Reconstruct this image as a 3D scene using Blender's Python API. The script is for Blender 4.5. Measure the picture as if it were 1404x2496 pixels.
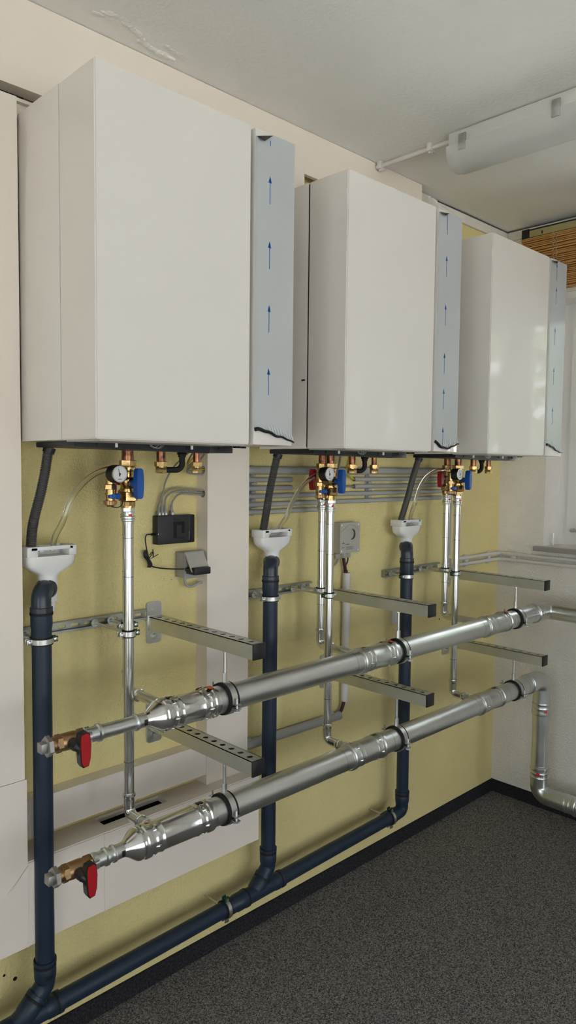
import bpy, bmesh, math, random
from mathutils import Vector, Matrix
random.seed(7)
PI = math.pi
for o in list(bpy.data.objects):
    bpy.data.objects.remove(o)
C = bpy.context.scene.collection
scene = bpy.context.scene

# ---------------------------------------------------------------- camera
cam_d = bpy.data.cameras.new('camera'); cam = bpy.data.objects.new('camera', cam_d); C.objects.link(cam)
YAW, PITCH, ROLL, F = 0.77378, -0.06146, 0.010125, 1788.83
dv = Vector((math.sin(YAW)*math.cos(PITCH), math.cos(YAW)*math.cos(PITCH), math.sin(PITCH)))
rv = Vector((math.cos(YAW), -math.sin(YAW), 0)); uv = rv.cross(dv)
r2 = rv*math.cos(ROLL)+uv*math.sin(ROLL); u2 = -rv*math.sin(ROLL)+uv*math.cos(ROLL)
M = Matrix((r2, u2, -dv)).transposed().to_4x4(); M.translation = (-0.816, -1.907, 1.66)
cam.matrix_world = M
cam_d.sensor_fit = 'AUTO'; cam_d.sensor_width = 36; cam_d.lens = F/2496*36
cam_d.clip_start = .02; cam_d.clip_end = 100
scene.camera = cam

# ---------------------------------------------------------------- light
w = bpy.data.worlds.new('sky'); scene.world = w; w.use_nodes = True
wn = w.node_tree; bg = wn.nodes['Background']
bg.inputs[0].default_value = (.91, .965, 1.02, 1); bg.inputs[1].default_value = 1.9
sun_d = bpy.data.lights.new('sun', 'SUN'); sun_d.energy = 14; sun_d.angle = .009; sun_d.color = (1, .97, .92)
sun = bpy.data.objects.new('sun', sun_d); C.objects.link(sun)
sun.rotation_euler = Vector((.35, -1, -1.25)).to_track_quat('-Z', 'Y').to_euler()   # from behind the boiler wall: lights the ground outside
scene.view_settings.view_transform = 'Standard'; scene.view_settings.look = 'None'
scene.view_settings.exposure = 1.32; scene.view_settings.gamma = 1.0
scene.view_settings.use_curve_mapping = False
try:
    scene.cycles.max_bounces = 10; scene.cycles.diffuse_bounces = 6; scene.cycles.caustics_reflective = False
    scene.cycles.sample_clamp_indirect = 4
except Exception: pass
XR = 2.54; ZC = 2.827; YF = -4.9; XL = -3.3      # room extents
WINS = [(-.243, -1.32), (-1.62, -2.42)]           # windows in the right wall (y ranges)
WZ0, WZ1 = 1.29, 2.49
FWIN = [(-3.0, -1.5), (-1.3, .2), (.4, 1.8)]      # windows in the wall behind the camera (x ranges)
LWIN = [(-1.5, -2.8), (-3.0, -4.4)]               # unseen windows added in the left wall for fill light (y ranges)
FZ0, FZ1 = .25, 2.62  # tall openings with a low sill, sized to brighten the room
def portal(name, loc, rot, sx, sy):
    l = bpy.data.lights.new(name, 'AREA'); l.shape = 'RECTANGLE'; l.size = sx; l.size_y = sy
    l.cycles.is_portal = True
    o = bpy.data.objects.new(name, l); C.objects.link(o); o.location = loc; o.rotation_euler = rot
for i, (a, b) in enumerate(WINS):
    portal('daylight_portal', (XR+.31, (a+b)/2, (WZ0+WZ1)/2), (0, PI/2, 0), WZ1-WZ0, abs(b-a))
for i, (a, b) in enumerate(FWIN):
    portal('daylight_portal', ((a+b)/2, YF-.21, (FZ0+FZ1)/2), (PI/2, 0, 0), abs(b-a), FZ1-FZ0)
for i, (a, b) in enumerate(LWIN):
    portal('daylight_portal', (XL-.21, (a+b)/2, (FZ0+FZ1)/2), (0, -PI/2, 0), FZ1-FZ0, abs(b-a))

# ---------------------------------------------------------------- materials
MATS = {}
def mat(name, col, rough=.5, metal=0., spec=.5, coat=0., trans=0., ior=1.45, noise=None, bump=None, rnoise=None, emit=None):
    m = bpy.data.materials.new(name); m.use_nodes = True; nt = m.node_tree; b = nt.nodes['Principled BSDF']
    b.inputs['Base Color'].default_value = (*col, 1); b.inputs['Roughness'].default_value = rough
    b.inputs['Metallic'].default_value = metal; b.inputs['Specular IOR Level'].default_value = spec
    b.inputs['Coat Weight'].default_value = coat; b.inputs['Coat Roughness'].default_value = .06
    b.inputs['Transmission Weight'].default_value = trans; b.inputs['IOR'].default_value = ior
    tc = nt.nodes.new('ShaderNodeTexCoord'); geo = nt.nodes.new('ShaderNodeNewGeometry')
    def tex(scale, detail=3, stretch=None, rgh=.55):
        n = nt.nodes.new('ShaderNodeTexNoise'); n.inputs['Scale'].default_value = scale; n.inputs['Detail'].default_value = detail; n.inputs['Roughness'].default_value = rgh
        if stretch:
            mp = nt.nodes.new('ShaderNodeMapping'); mp.inputs['Scale'].default_value = stretch
            nt.links.new(geo.outputs['Position'], mp.inputs[0]); nt.links.new(mp.outputs[0], n.inputs['Vector'])
        else:
            nt.links.new(geo.outputs['Position'], n.inputs['Vector'])
        return n
    if noise:   # (scale, colour2, lo, hi, stretch)
        n = tex(noise[0], 4, noise[4] if len(noise) > 4 else None)
        rp = nt.nodes.new('ShaderNodeValToRGB'); rp.color_ramp.elements[0].position = noise[2]; rp.color_ramp.elements[1].position = noise[3]
        rp.color_ramp.elements[0].color = (*noise[1], 1); rp.color_ramp.elements[1].color = (*col, 1)
        nt.links.new(n.outputs['Fac'], rp.inputs[0]); nt.links.new(rp.outputs[0], b.inputs['Base Color'])
    if rnoise:  # (scale, lo, hi)
        n = tex(rnoise[0], 3)
        mr = nt.nodes.new('ShaderNodeMapRange'); mr.inputs['From Min'].default_value = .3; mr.inputs['From Max'].default_value = .7
        mr.inputs['To Min'].default_value = rnoise[1]; mr.inputs['To Max'].default_value = rnoise[2]
        nt.links.new(n.outputs['Fac'], mr.inputs[0]); nt.links.new(mr.outputs[0], b.inputs['Roughness'])
    if bump:    # (scale, strength, distance)
        n = tex(bump[0], 4); bp = nt.nodes.new('ShaderNodeBump'); bp.inputs['Strength'].default_value = bump[1]; bp.inputs['Distance'].default_value = bump[2]
        nt.links.new(n.outputs['Fac'], bp.inputs['Height']); nt.links.new(bp.outputs[0], b.inputs['Normal'])
    MATS[name] = m
    return m
mat('yellow', (.86, .75, .36), .85, noise=(3.0, (.82, .70, .33), .35, .65), bump=(150, .9, .008))
mat('wall_white', (.87, .84, .79), .9, noise=(4, (.80, .77, .71), .35, .65), bump=(130, .8, .008))
mat('room_white', (.82, .81, .78), .9, bump=(60, .2, .004))
mat('ceiling', (.84, .84, .82), .92, noise=(2.2, (.80, .80, .775), .35, .65), bump=(70, .3, .006))
mat('carpet', (.21, .20, .195), 1.0, spec=.1, noise=(210, (.035, .034, .033), .42, .60), bump=(300, .5, .003))
mat('carpet_edge', (.045, .043, .047), 1.0, spec=.1, noise=(150, (.016, .016, .018), .38, .66), bump=(260, .5, .003))
mat('cladding', (.80, .735, .655), .5, noise=(5, (.775, .71, .63), .3, .7))
mat('boiler_white', (.68, .655, .62), .38, spec=.4, coat=.55, bump=(700, .05, .0006))
mat('boiler_grey', (.40, .385, .36), .35)
mat('film', (.45, .475, .485), .18, spec=.55, noise=(6, (.435, .46, .472), .3, .7), bump=(30, .03, .002))
mat('film_edge', (.70, .74, .77), .2)
mat('arrow_blue', (.01, .10, .36), .4)
mat('galv', (.70, .72, .71), .33, 1.0, noise=(6, (.62, .64, .63), .3, .7, (.5, 3, 3)), rnoise=(9, .28, .38))
mat('chrome', (.74, .75, .75), .18, 1.0, noise=(12, (.69, .70, .70), .35, .65, (3, 3, .4)), rnoise=(14, .15, .22))
mat('zinc', (.62, .63, .61), .36, 1.0, noise=(30, (.56, .57, .55), .35, .65), rnoise=(40, .3, .42))
mat('strut', (.66, .67, .62), .45, 1.0, noise=(9, (.60, .61, .56), .3, .7), rnoise=(20, .4, .5))
mat('dull_iron', (.42, .42, .40), .48, 1.0, noise=(60, (.30, .30, .29), .3, .7), bump=(120, .3, .001))
mat('brass', (.50, .34, .15), .28, 1.0, noise=(50, (.36, .23, .09), .3, .65), rnoise=(60, .18, .34))
mat('bronze', (.42, .27, .14), .42, 1.0, noise=(60, (.32, .20, .10), .3, .7), bump=(150, .25, .001))
mat('copper', (.40, .17, .10), .34, 1.0, noise=(55, (.10, .045, .03), .36, .62))
mat('rail_zinc', (.42, .43, .40), .42, 1.0, noise=(30, (.34, .35, .32), .35, .65))
mat('switch_black', (.020, .021, .024), .5)
mat('black', (.012, .012, .013), .42)
mat('black_gloss', (.010, .011, .014), .25)
mat('tray_black', (.011, .014, .019), .42)
mat('rubber', (.008, .008, .008), .7)
mat('drain_blue', (.013, .025, .047), .42, rnoise=(20, .36, .5))
mat('drain_elbow', (.022, .032, .047), .30)
mat('blue', (.012, .085, .36), .35)
mat('red', (.36, .010, .014), .33)
mat('green', (.006, .055, .022), .4)
mat('white_plastic', (.74, .74, .73), .3)
mat('white_metal', (.80, .80, .79), .35)
mat('grey_plastic', (.36, .355, .34), .5)
mat('socket_dark', (.10, .10, .10), .4)
mat('box_grey', (.42, .40, .35), .5)
mat('conduit', (.40, .40, .385), .55)
mat('conduit_white', (.66, .64, .60), .55)
mat('hose_grey', (.060, .058, .055), .5)
mat('cable_grey', (.28, .275, .25), .5)
mat('cable_black', (.008, .008, .009), .45)
mat('cable_maroon', (.050, .006, .010), .4)
mat('cable_yellow', (.55, .50, .05), .4)
mat('contact', (.85, .85, .85), .3)
mat('clear', (.96, .96, .93), .04, trans=1.0, ior=1.34)
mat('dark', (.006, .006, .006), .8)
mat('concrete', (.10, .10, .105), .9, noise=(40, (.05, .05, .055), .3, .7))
mat('bamboo', (.56, .31, .105), .5, noise=(9, (.40, .20, .06), .3, .7, (1, .6, 30)))
mat('cord', (.55, .48, .34), .8)
mat('olive', (.33, .29, .13), .6)
mat('lamp_body', (.62, .62, .59), .5)
mat('diffuser', (.72, .73, .71), .28, spec=.4, trans=.25)
mat('sill', (.34, .335, .33), .4)
mat('frame_white', (.76, .75, .73), .4)
mat('label_red', (.60, .02, .02), .4)
mat('label_orange', (.72, .10, .03), .45)
mat('label_black', (.012, .012, .012), .4)
mat('print_grey', (.10, .10, .10), .5)
mat('logo_black', (.002, .002, .0025), .12)
mat('plaster', (.80, .79, .76), .95, bump=(60, .5, .01))
mat('paving', (.66, .65, .61), .9)  # kept pale so the ground throws daylight up to the ceiling
mat('leaves', (.10, .17, .05), .7, noise=(3, (.05, .09, .03), .35, .65))
mat('bark', (.10, .07, .05), .9)
def speckle(name, lo, hi, scale):
    m = MATS[name]; nt = m.node_tree; b = nt.nodes['Principled BSDF']; geo = nt.nodes.new('ShaderNodeNewGeometry')
    v = nt.nodes.new('ShaderNodeTexVoronoi'); v.inputs['Scale'].default_value = scale; nt.links.new(geo.outputs['Position'], v.inputs['Vector'])
    n = nt.nodes.new('ShaderNodeTexNoise'); n.inputs['Scale'].default_value = scale*.35; n.inputs['Detail'].default_value = 5; n.inputs['Roughness'].default_value = .7; nt.links.new(geo.outputs['Position'], n.inputs['Vector'])
    sp = nt.nodes.new('ShaderNodeSeparateColor'); nt.links.new(v.outputs['Color'], sp.inputs[0])
    mx = nt.nodes.new('ShaderNodeMath'); mx.operation = 'MULTIPLY'; nt.links.new(sp.outputs[0], mx.inputs[0]); nt.links.new(n.outputs['Fac'], mx.inputs[1])
    rp = nt.nodes.new('ShaderNodeValToRGB'); rp.color_ramp.elements[0].position = .05; rp.color_ramp.elements[1].position = .55
    rp.color_ramp.elements[0].color = (*lo, 1); rp.color_ramp.elements[1].color = (*hi, 1)
    nt.links.new(mx.outputs[0], rp.inputs[0]); nt.links.new(rp.outputs[0], b.inputs['Base Color'])
speckle('carpet', (.045, .044, .043), (.33, .315, .305), 330)
def glass():
    m = bpy.data.materials.new('glass'); m.use_nodes = True; nt = m.node_tree; nt.nodes.clear()
    out = nt.nodes.new('ShaderNodeOutputMaterial'); mx = nt.nodes.new('ShaderNodeMixShader')
    t = nt.nodes.new('ShaderNodeBsdfTransparent'); g = nt.nodes.new('ShaderNodeBsdfGlossy'); g.inputs['Roughness'].default_value = .02
    fr = nt.nodes.new('ShaderNodeFresnel'); fr.inputs[0].default_value = 1.45
    nt.links.new(fr.outputs[0], mx.inputs[0]); nt.links.new(t.outputs[0], mx.inputs[1]); nt.links.new(g.outputs[0], mx.inputs[2])
    nt.links.new(mx.outputs[0], out.inputs[0]); MATS['glass'] = m
glass()

# ---------------------------------------------------------------- mesh helpers
class MB:
    """collects vertices and faces of one part"""
    def __init__(s): s.v = []; s.f = []
    def add(s, vs, fs):
        n = len(s.v); s.v += [tuple(p) for p in vs]; s.f += [tuple(i+n for i in f) for f in fs]; return s
    def box(s, x0, x1, y0, y1, z0, z1, bev=0.):
        if bev <= 0:
            vs = [(x, y, z) for z in (z0, z1) for y in (y0, y1) for x in (x0, x1)]
            return s.add(vs, [(0, 2, 3, 1), (4, 5, 7, 6), (0, 1, 5, 4), (2, 6, 7, 3), (0, 4, 6, 2), (1, 3, 7, 5)])
        bm = bmesh.new(); bmesh.ops.create_cube(bm, size=1)
        for v in bm.verts: v.co = ((x0+x1)/2+v.co.x*(x1-x0), (y0+y1)/2+v.co.y*(y1-y0), (z0+z1)/2+v.co.z*(z1-z0))
        bmesh.ops.bevel(bm, geom=bm.edges[:], offset=bev, segments=2, affect='EDGES', profile=.5)
        return s.bm(bm)
    def bm(s, bm, mtx=None):
        bm.verts.index_update()
        s.add([(mtx @ v.co) if mtx else v.co.copy() for v in bm.verts], [[v.index for v in f.verts] for f in bm.faces]); bm.free(); return s
    def lathe(s, o, axis, prof, n=32, cap=True, a0=0., a1=2*PI, ref=None):
        a = Vector(axis).normalized(); o = Vector(o)
        h = Vector(ref) if ref else (Vector((0, 0, 1)) if abs(a.z) < .9 else Vector((1, 0, 0)))
        e1 = (h-a*h.dot(a)).normalized(); e2 = a.cross(e1)
        full = abs(a1-a0-2*PI) < 1e-6; m = n if full else n+1
        vs = []; fs = []
        for t, r in prof:
            for k in range(m):
                th = a0+(a1-a0)*k/n
                vs.append(o+a*t+(e1*math.cos(th)+e2*math.sin(th))*r)
        for i in range(len(prof)-1):
            for k in range(n):
                k2 = (k+1) % m
                fs.append((i*m+k, i*m+k2, (i+1)*m+k2, (i+1)*m+k))
        if cap and full:
            if prof[0][1] > 1e-6: fs.append(tuple(range(m))[::-1])
            if prof[-1][1] > 1e-6: fs.append(tuple((len(prof)-1)*m+k for k in range(m)))
        return s.add(vs, fs)
    def cyl(s, p, q, r, n=24, r1=None):
        p = Vector(p); q = Vector(q); L = (q-p).length
        return s.lathe(p, q-p, [(0, r), (L, r if r1 is None else r1)], n)
    def ring(s, o, axis, ri, ro, w, n=36, a0=0., a1=2*PI, ref=None):
        """a band with thickness, centred on o"""
        if abs(a1-a0-2*PI) < 1e-6:
            pr = [(-w/2, ri), (-w/2, ro), (w/2, ro), (w/2, ri), (-w/2, ri)]
            return s.lathe(o, axis, pr, n, False)
        pr = [(-w/2, ri), (-w/2, ro), (w/2, ro), (w/2, ri), (-w/2, ri)]
        return s.lathe(o, axis, pr, n, False, a0, a1, ref)
    def hexa(s, o, axis, prof, ref=None): return s.lathe(o, axis, prof, 6, True, 0, 2*PI, ref)
    def sweep(s, pts, r, n=14, cap=True, closed=False):
        P = [Vector(p) for p in pts]; m = len(P); rr = r if isinstance(r, (list, tuple)) else [r]*m
        T = [((P[min(i+1, m-1)]-P[max(i-1, 0)])).normalized() for i in range(m)]
        h = Vector((0, 0, 1)) if abs(T[0].z) < .9 else Vector((1, 0, 0))
        e = (h-T[0]*h.dot(T[0])).normalized(); vs = []; fs = []
        for i in range(m):
            if i:
                q = T[i-1].rotation_difference(T[i]); e = q @ e; e = (e-T[i]*e.dot(T[i])).normalized()
            f = T[i].cross(e)
            for k in range(n):
                th = 2*PI*k/n; vs.append(P[i]+(e*math.cos(th)+f*math.sin(th))*rr[i])
        for i in range(m-1):
            for k in range(n): fs.append((i*n+k, i*n+(k+1) % n, (i+1)*n+(k+1) % n, (i+1)*n+k))
        if cap: fs.append(tuple(range(n))[::-1]); fs.append(tuple((m-1)*n+k for k in range(n)))
        return s.add(vs, fs)
    def plate(s, outer, holes, thick, mtx):
        """flat plate (outline with holes in u,v), extruded along w, placed by mtx"""
        bm = bmesh.new(); E = []
        for loop in [outer]+holes:
            vs = [bm.verts.new((u, v, 0)) for u, v in loop]
            E += [bm.edges.new((vs[i], vs[(i+1) % len(vs)])) for i in range(len(vs))]
        bmesh.ops.triangle_fill(bm, use_beauty=True, use_dissolve=False, edges=E)
        r = bmesh.ops.extrude_face_region(bm, geom=bm.faces[:])
        for g in r['geom']:
            if isinstance(g, bmesh.types.BMVert): g.co.z += thick
        bmesh.ops.recalc_face_normals(bm, faces=bm.faces[:])
        return s.bm(bm, mtx)
    def prism(s, poly, thick, mtx): return s.plate(poly, [], thick, mtx)
    def shift(s, d):
        s.v = [(x-d[0], y-d[1], z-d[2]) for x, y, z in s.v]; return s
def frame(o, u, v):
    u = Vector(u).normalized(); v = Vector(v).normalized(); m = Matrix((u, v, u.cross(v))).transposed().to_4x4(); m.translation = o; return m
def circ(cx, cy, r, n=16, ry=None): return [(cx+r*math.cos(2*PI*k/n), cy+(ry or r)*math.sin(2*PI*k/n)) for k in range(n)]
def rrect(x0, x1, y0, y1, r, n=5):
    out = []
    for cx, cy, a in ((x1-r, y1-r, 0), (x0+r, y1-r, PI/2), (x0+r, y0+r, PI), (x1-r, y0+r, 1.5*PI)):
        out += [(cx+r*math.cos(a+PI/2*k/n), cy+r*math.sin(a+PI/2*k/n)) for k in range(n+1)]
    return out
def rect(x0, x1, y0, y1): return [(x0, y0), (x1, y0), (x1, y1), (x0, y1)]
def fillet(pts, R, n=8):
    P = [Vector(p) for p in pts]; out = [P[0]]
    for i in range(1, len(P)-1):
        a = (P[i-1]-P[i]); b = (P[i+1]-P[i]); la, lb = a.length, b.length; a.normalize(); b.normalize()
        ang = a.angle(b); t = min(R/math.tan(ang/2), la*.49, lb*.49); rr = t*math.tan(ang/2)
        p = P[i]+a*t; q = P[i]+b*t; c = P[i]+(a+b).normalized()*(rr/math.sin(ang/2))
        va = p-c; vb = q-c; th = va.angle(vb)
        for k in range(n+1):
            f = k/n; out.append(c+(va*math.sin((1-f)*th)+vb*math.sin(f*th))/math.sin(th))
    out.append(P[-1]); return out
def spline(pts, n=8):
    P = [Vector(p) for p in pts]; P = [P[0]*2-P[1]]+P+[P[-1]*2-P[-2]]; out = []
    for i in range(1, len(P)-2):
        for k in range(n):
            t = k/n; a, b, c, d = P[i-1:i+3]
            out.append(.5*((2*b)+(c-a)*t+(2*a-5*b+4*c-d)*t*t+(3*b-a-3*c+d)*t**3))
    out.append(P[-2]); return out

def obj(name, mb, material, parent=None, smooth=35):
    me = bpy.data.meshes.new(name); v = mb.v
    if parent is not None:
        root = parent
        while root.parent: root = root.parent
        d = ORIG.get(root.name, (0, 0, 0)); v = [(x-d[0], y-d[1], z-d[2]) for x, y, z in v]
    me.from_pydata(v, [], mb.f); me.materials.append(MATS[material])
    if smooth:
        me.polygons.foreach_set('use_smooth', [True]*len(me.polygons)); me.update()
        me.set_sharp_from_angle(angle=math.radians(smooth))
    bm = bmesh.new(); bm.from_mesh(me); bmesh.ops.recalc_face_normals(bm, faces=bm.faces[:]); bm.to_mesh(me); bm.free()
    me.update()
    o = bpy.data.objects.new(name, me); C.objects.link(o); o.parent = parent
    return o
ORIG = {}
def thing(name, label, cat, loc=(0, 0, 0), group=None):
    o = bpy.data.objects.new(name, None); C.objects.link(o); o.location = loc; o.empty_display_size = .05
    ORIG[o.name] = tuple(loc); o['label'] = label; o['category'] = cat
    if group: o['group'] = group
    return o
def tag(o, label, cat, group=None):
    o['label'] = label; o['category'] = cat
    if group: o['group'] = group
    return o
def struct(name, mb, material, label=None, parent=None, smooth=35):
    o = obj(name, mb, material, parent, smooth)
    if parent is None:
        o['kind'] = 'structure'
        if label: o['label'] = label
    return o
def dup(root, dx, label, group=None):
    r = root.copy(); C.objects.link(r); r.location = Vector(root.location)+Vector(dx); r['label'] = label
    ORIG[r.name] = tuple(r.location)
    if group: r['group'] = group
    for ch in list(root.children):
        c = ch.copy(); C.objects.link(c); c.parent = r
        for g in ch.children:
            d = g.copy(); C.objects.link(d); d.parent = c
    return r
def text_mesh(body, size, extrude=.0002):
    cu = bpy.data.curves.new('lettering', 'FONT'); cu.body = body; cu.size = size; cu.extrude = extrude; cu.align_x = 'LEFT'
    o = bpy.data.objects.new('lettering', cu); C.objects.link(o)
    bpy.context.view_layer.update()
    me = bpy.data.meshes.new_from_object(o.evaluated_get(bpy.context.evaluated_depsgraph_get()))
    vs = [v.co.copy() for v in me.vertices]; fs = [tuple(p.vertices) for p in me.polygons]
    bpy.data.objects.remove(o); bpy.data.meshes.remove(me); bpy.data.curves.remove(cu)
    return vs, fs
def put_text(mb, body, size, mtx):
    vs, fs = text_mesh(body, size); mb.add([mtx @ v for v in vs], fs); return mb

# ================================================================ room shell
struct('floor', MB().box(XL-.2, XR+.3, YF-.2, .2, -.1, 0), 'carpet', 'dark grey speckled carpet floor', smooth=0)
ceil = struct('ceiling', MB().box(XL-.2, XR+.3, YF-.2, .2, ZC, ZC+.2), 'ceiling', 'off white rough plaster ceiling', smooth=0)
struct('wall_back', MB().box(XL-.2, XR+.3, 0, .2, 0, ZC), 'yellow', 'pale yellow plaster wall behind the boilers', smooth=0)
m = MB(); ys = [0.] + [v for ab in LWIN for v in ab] + [YF]
m.box(XL-.2, XL, YF, 0, 0, FZ0); m.box(XL-.2, XL, YF, 0, FZ1, ZC)
for i in range(0, len(ys), 2): m.box(XL-.2, XL, ys[i+1], ys[i], FZ0, FZ1)
struct('wall_left', m, 'room_white', smooth=0)
m = MB()                                            # right wall with two window openings
ys = [0.] + [v for ab in WINS for v in ab] + [YF]
m.box(XR, XR+.3, YF, 0, 0, WZ0); m.box(XR, XR+.3, YF, 0, WZ1, ZC)
for i in range(0, len(ys), 2): m.box(XR, XR+.3, ys[i+1], ys[i], WZ0, WZ1)
struct('wall_right', m, 'wall_white', 'off white rough plaster wall with the window', smooth=0)
m = MB(); xs = [XL] + [v for ab in FWIN for v in ab] + [XR+.3]
m.box(XL, XR+.3, YF-.2, YF, 0, FZ0); m.box(XL, XR+.3, YF-.2, YF, FZ1, ZC)
for i in range(0, len(xs), 2): m.box(xs[i], xs[i+1], YF-.2, YF, FZ0, FZ1)
struct('wall_front', m, 'room_white', smooth=0)
struct('baseboard_back', MB().box(XL, XR, -.007, 0, 0, .062), 'carpet_edge', 'dark carpet skirting along the yellow wall', smooth=0)
struct('baseboard_right', MB().box(XR-.007, XR, YF, -.007, 0, .062), 'carpet_edge', 'dark carpet skirting along the window wall', smooth=0)
struct('trim_1', MB().box(1.74, XR, -.012, 0, 2.777, ZC-.008, .002), 'wall_white', 'white plaster strip under the ceiling above the yellow wall')
struct('trim_2', MB().box(XR-.012, XR, -3.0, -.012, 2.777, ZC-.008, .002), 'wall_white', 'white plaster strip under the ceiling above the blind')

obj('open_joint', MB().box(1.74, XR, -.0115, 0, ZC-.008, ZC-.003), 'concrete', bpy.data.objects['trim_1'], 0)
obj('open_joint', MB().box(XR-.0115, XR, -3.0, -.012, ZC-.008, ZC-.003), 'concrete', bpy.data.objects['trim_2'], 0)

# boxed-in pipe casing of white boards
FY = -.066
m = MB(); T = .016
m.box(-2.2, 1.046, FY, FY+T, 2.605, ZC-.002); m.box(1.36, 1.736, FY, FY+T, 2.605, ZC-.002); m.box(1.046, 1.36, FY, FY+T, 2.677, ZC-.002)
m.box(1.722, 1.736, FY+T, 0, 2.605, ZC-.002); m.box(-2.2, 1.046, FY+T, -.02, 2.605, 2.615)
struct('trim_3', m, 'cladding', 'long cream fascia board below the ceiling with a square cut-out', smooth=0)
m = MB(); m.box(.81-T, .81, -.055+T, 0, .62, 2.605); m.box(.646, .81, -.055, -.055+T, .62, 2.605)
hol = [circ(-.029, 1.648, .013, 20), circ(-.029, 1.572, .013, 20)]
m.plate(rect(-.055, 0, .62, 2.605), hol, .012, frame((.634, 0, 0), (0, 1, 0), (0, 0, 1)))
struct('trim_4', m, 'cladding', 'white boxed column with round cable holes beside the black network box', smooth=0)
m = MB(); m.box(-.005, .634, -.05, -.05+T, .653, .755); m.box(-.005, .634, -.05+T, 0, .755-T, .755)
struct('trim_5', m, 'cladding', 'white horizontal boxing ledge joining the column', smooth=0)
m = MB(); LY = -.113
m.box(.0, .225, LY, LY+T, .396, .62); m.box(.2256, .813, LY, LY+T, .396, .62)
m.box(.813-T, .813, LY+T, 0, .396, .62-T)
m.plate(rect(.0, .813, LY+T, 0), [rect(.252, .474, -.064, -.012)], T, frame((0, 0, .62-T), (1, 0, 0), (0, 1, 0)))
m.box(.0, .813, LY+.004, LY+.022, .62, .6225); m.box(.0, .813-T, LY+T, 0, .396, .396+.01)
struct('trim_6', m, 'cladding', 'low white boxing with a rectangular cut-out in its shelf top', smooth=0)
m = MB(); m.box(-2.2, -.005, LY-.002, LY+T, .8475, 2.555); m.box(-.005-T, -.005, LY+T, 0, .8475, 2.555)
m.box(-2.2, 0, LY-.002, LY+T, .396, .846); m.box(-.018, 0, LY+T, 0, .62, .846)
# slanted filler seam on the face
m.plate([(0, 0), (.001, .003), (-.053, -.055), (-.055, -.053)], [], .0012, frame((-.001, LY-.0032, .615), (1, 0, 0), (0, 0, 1)))
struct('trim_7', m, 'cladding', 'tall white boxing panel left of the first boiler', smooth=0)
struct('trim_8', MB().box(-2.2, .3, -.045, 0, 2.535, 2.575, .004).box(-2.2, .3, -.055, 0, 2.575, 2.583), 'cladding', 'cream profile in the gap under the fascia')
struct('trim_9', MB().box(-2.2, .06, -.012, 0, 2.583, 2.66), 'concrete', 'bare grey concrete in the gap under the fascia')
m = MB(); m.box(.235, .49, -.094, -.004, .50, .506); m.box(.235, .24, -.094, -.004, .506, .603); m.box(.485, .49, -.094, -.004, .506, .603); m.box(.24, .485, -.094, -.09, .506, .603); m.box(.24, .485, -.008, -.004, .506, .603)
struct('trim_12', m, 'dark', 'black lining painted as the unlit void under the shelf cut-out', smooth=0)  # near-black lining paints the unlit depth below the shelf
m = MB(); m.sweep(spline([(.25, -.04, .59), (.33, -.03, .585), (.40, -.045, .575), (.47, -.04, .56)]), .012, 12)
tag(obj('cable_sleeve', m, 'hose_grey'), 'dark cable sleeve inside the shelf cut-out', 'cable')

# ceiling plaster damage
def flake(pts, th, seed, name='plaster_flake'):
    rnd = random.Random(seed); mm = MB()
    for (x, y), (x2, y2) in zip(pts[:-1], pts[1:]):
        for k in range(5):
            f = k/5; px, py = x+(x2-x)*f+rnd.uniform(-.004, .004), y+(y2-y)*f+rnd.uniform(-.004, .004)
            r = rnd.uniform(.005, .012)
            bm = bmesh.new(); bmesh.ops.create_icosphere(bm, subdivisions=2, radius=1)
            for v in bm.verts:
                q = 1+rnd.uniform(-.2, .2); v.co = (px+v.co.x*r*1.6*q, py+v.co.y*r*q, ZC+v.co.z*th*q)
            mm.bm(bm)
    return obj(name, mm, 'plaster', ceil)
flake([(.206, -.14), (.23, -.165), (.262, -.165), (.285, -.15)], .0025, 1)
flake([(.27, -.158), (.31, -.145), (.345, -.125), (.375, -.108)], .004, 2)
flake([(.375, -.108), (.405, -.098), (.43, -.105), (.465, -.10)], .005, 3)
flake([(.42, -.14), (.47, -.13), (.50, -.12)], .002, 4)

m = MB(); rnd = random.Random(12)
top = [(1.738, 2.812), (1.80, 2.819), (1.86, 2.820), (1.92, 2.817), (1.98, 2.812), (2.04, 2.806), (2.10, 2.802)]
bot = [(1.738, 2.772), (1.80, 2.786), (1.86, 2.790), (1.92, 2.770), (1.98, 2.776), (2.04, 2.779), (2.10, 2.780)]
n = 24; vs = []; fs = []
for k in range(n+1):
    f = k/n*6; i = min(5, int(f)); q = f-i
    zt = top[i][1]*(1-q)+top[i+1][1]*q; zb = bot[i][1]*(1-q)+bot[i+1][1]*q; x = 1.738+.362*k/n; d = .046*(1-k/n)**1.2+.013
    for j in range(7):
        u = j/6; vs.append((x, -d*math.sin(PI*u)**.6*(1+rnd.uniform(-.09, .09))-.0005, zb+(zt-zb)*u+rnd.uniform(-.001, .001)))
for k in range(n):
    for j in range(6): fs.append((k*7+j, (k+1)*7+j, (k+1)*7+j+1, k*7+j+1))
fs.append(tuple(range(7))); fs.append(tuple(n*7+j for j in range(7))); fs += [(k*7, (k+1)*7, (k+1)*7+6, k*7+6) for k in range(n)]
struct('trim_13', m.add(vs, fs), 'plaster', 'lumpy white plaster strip at the end of the fascia board')

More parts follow.
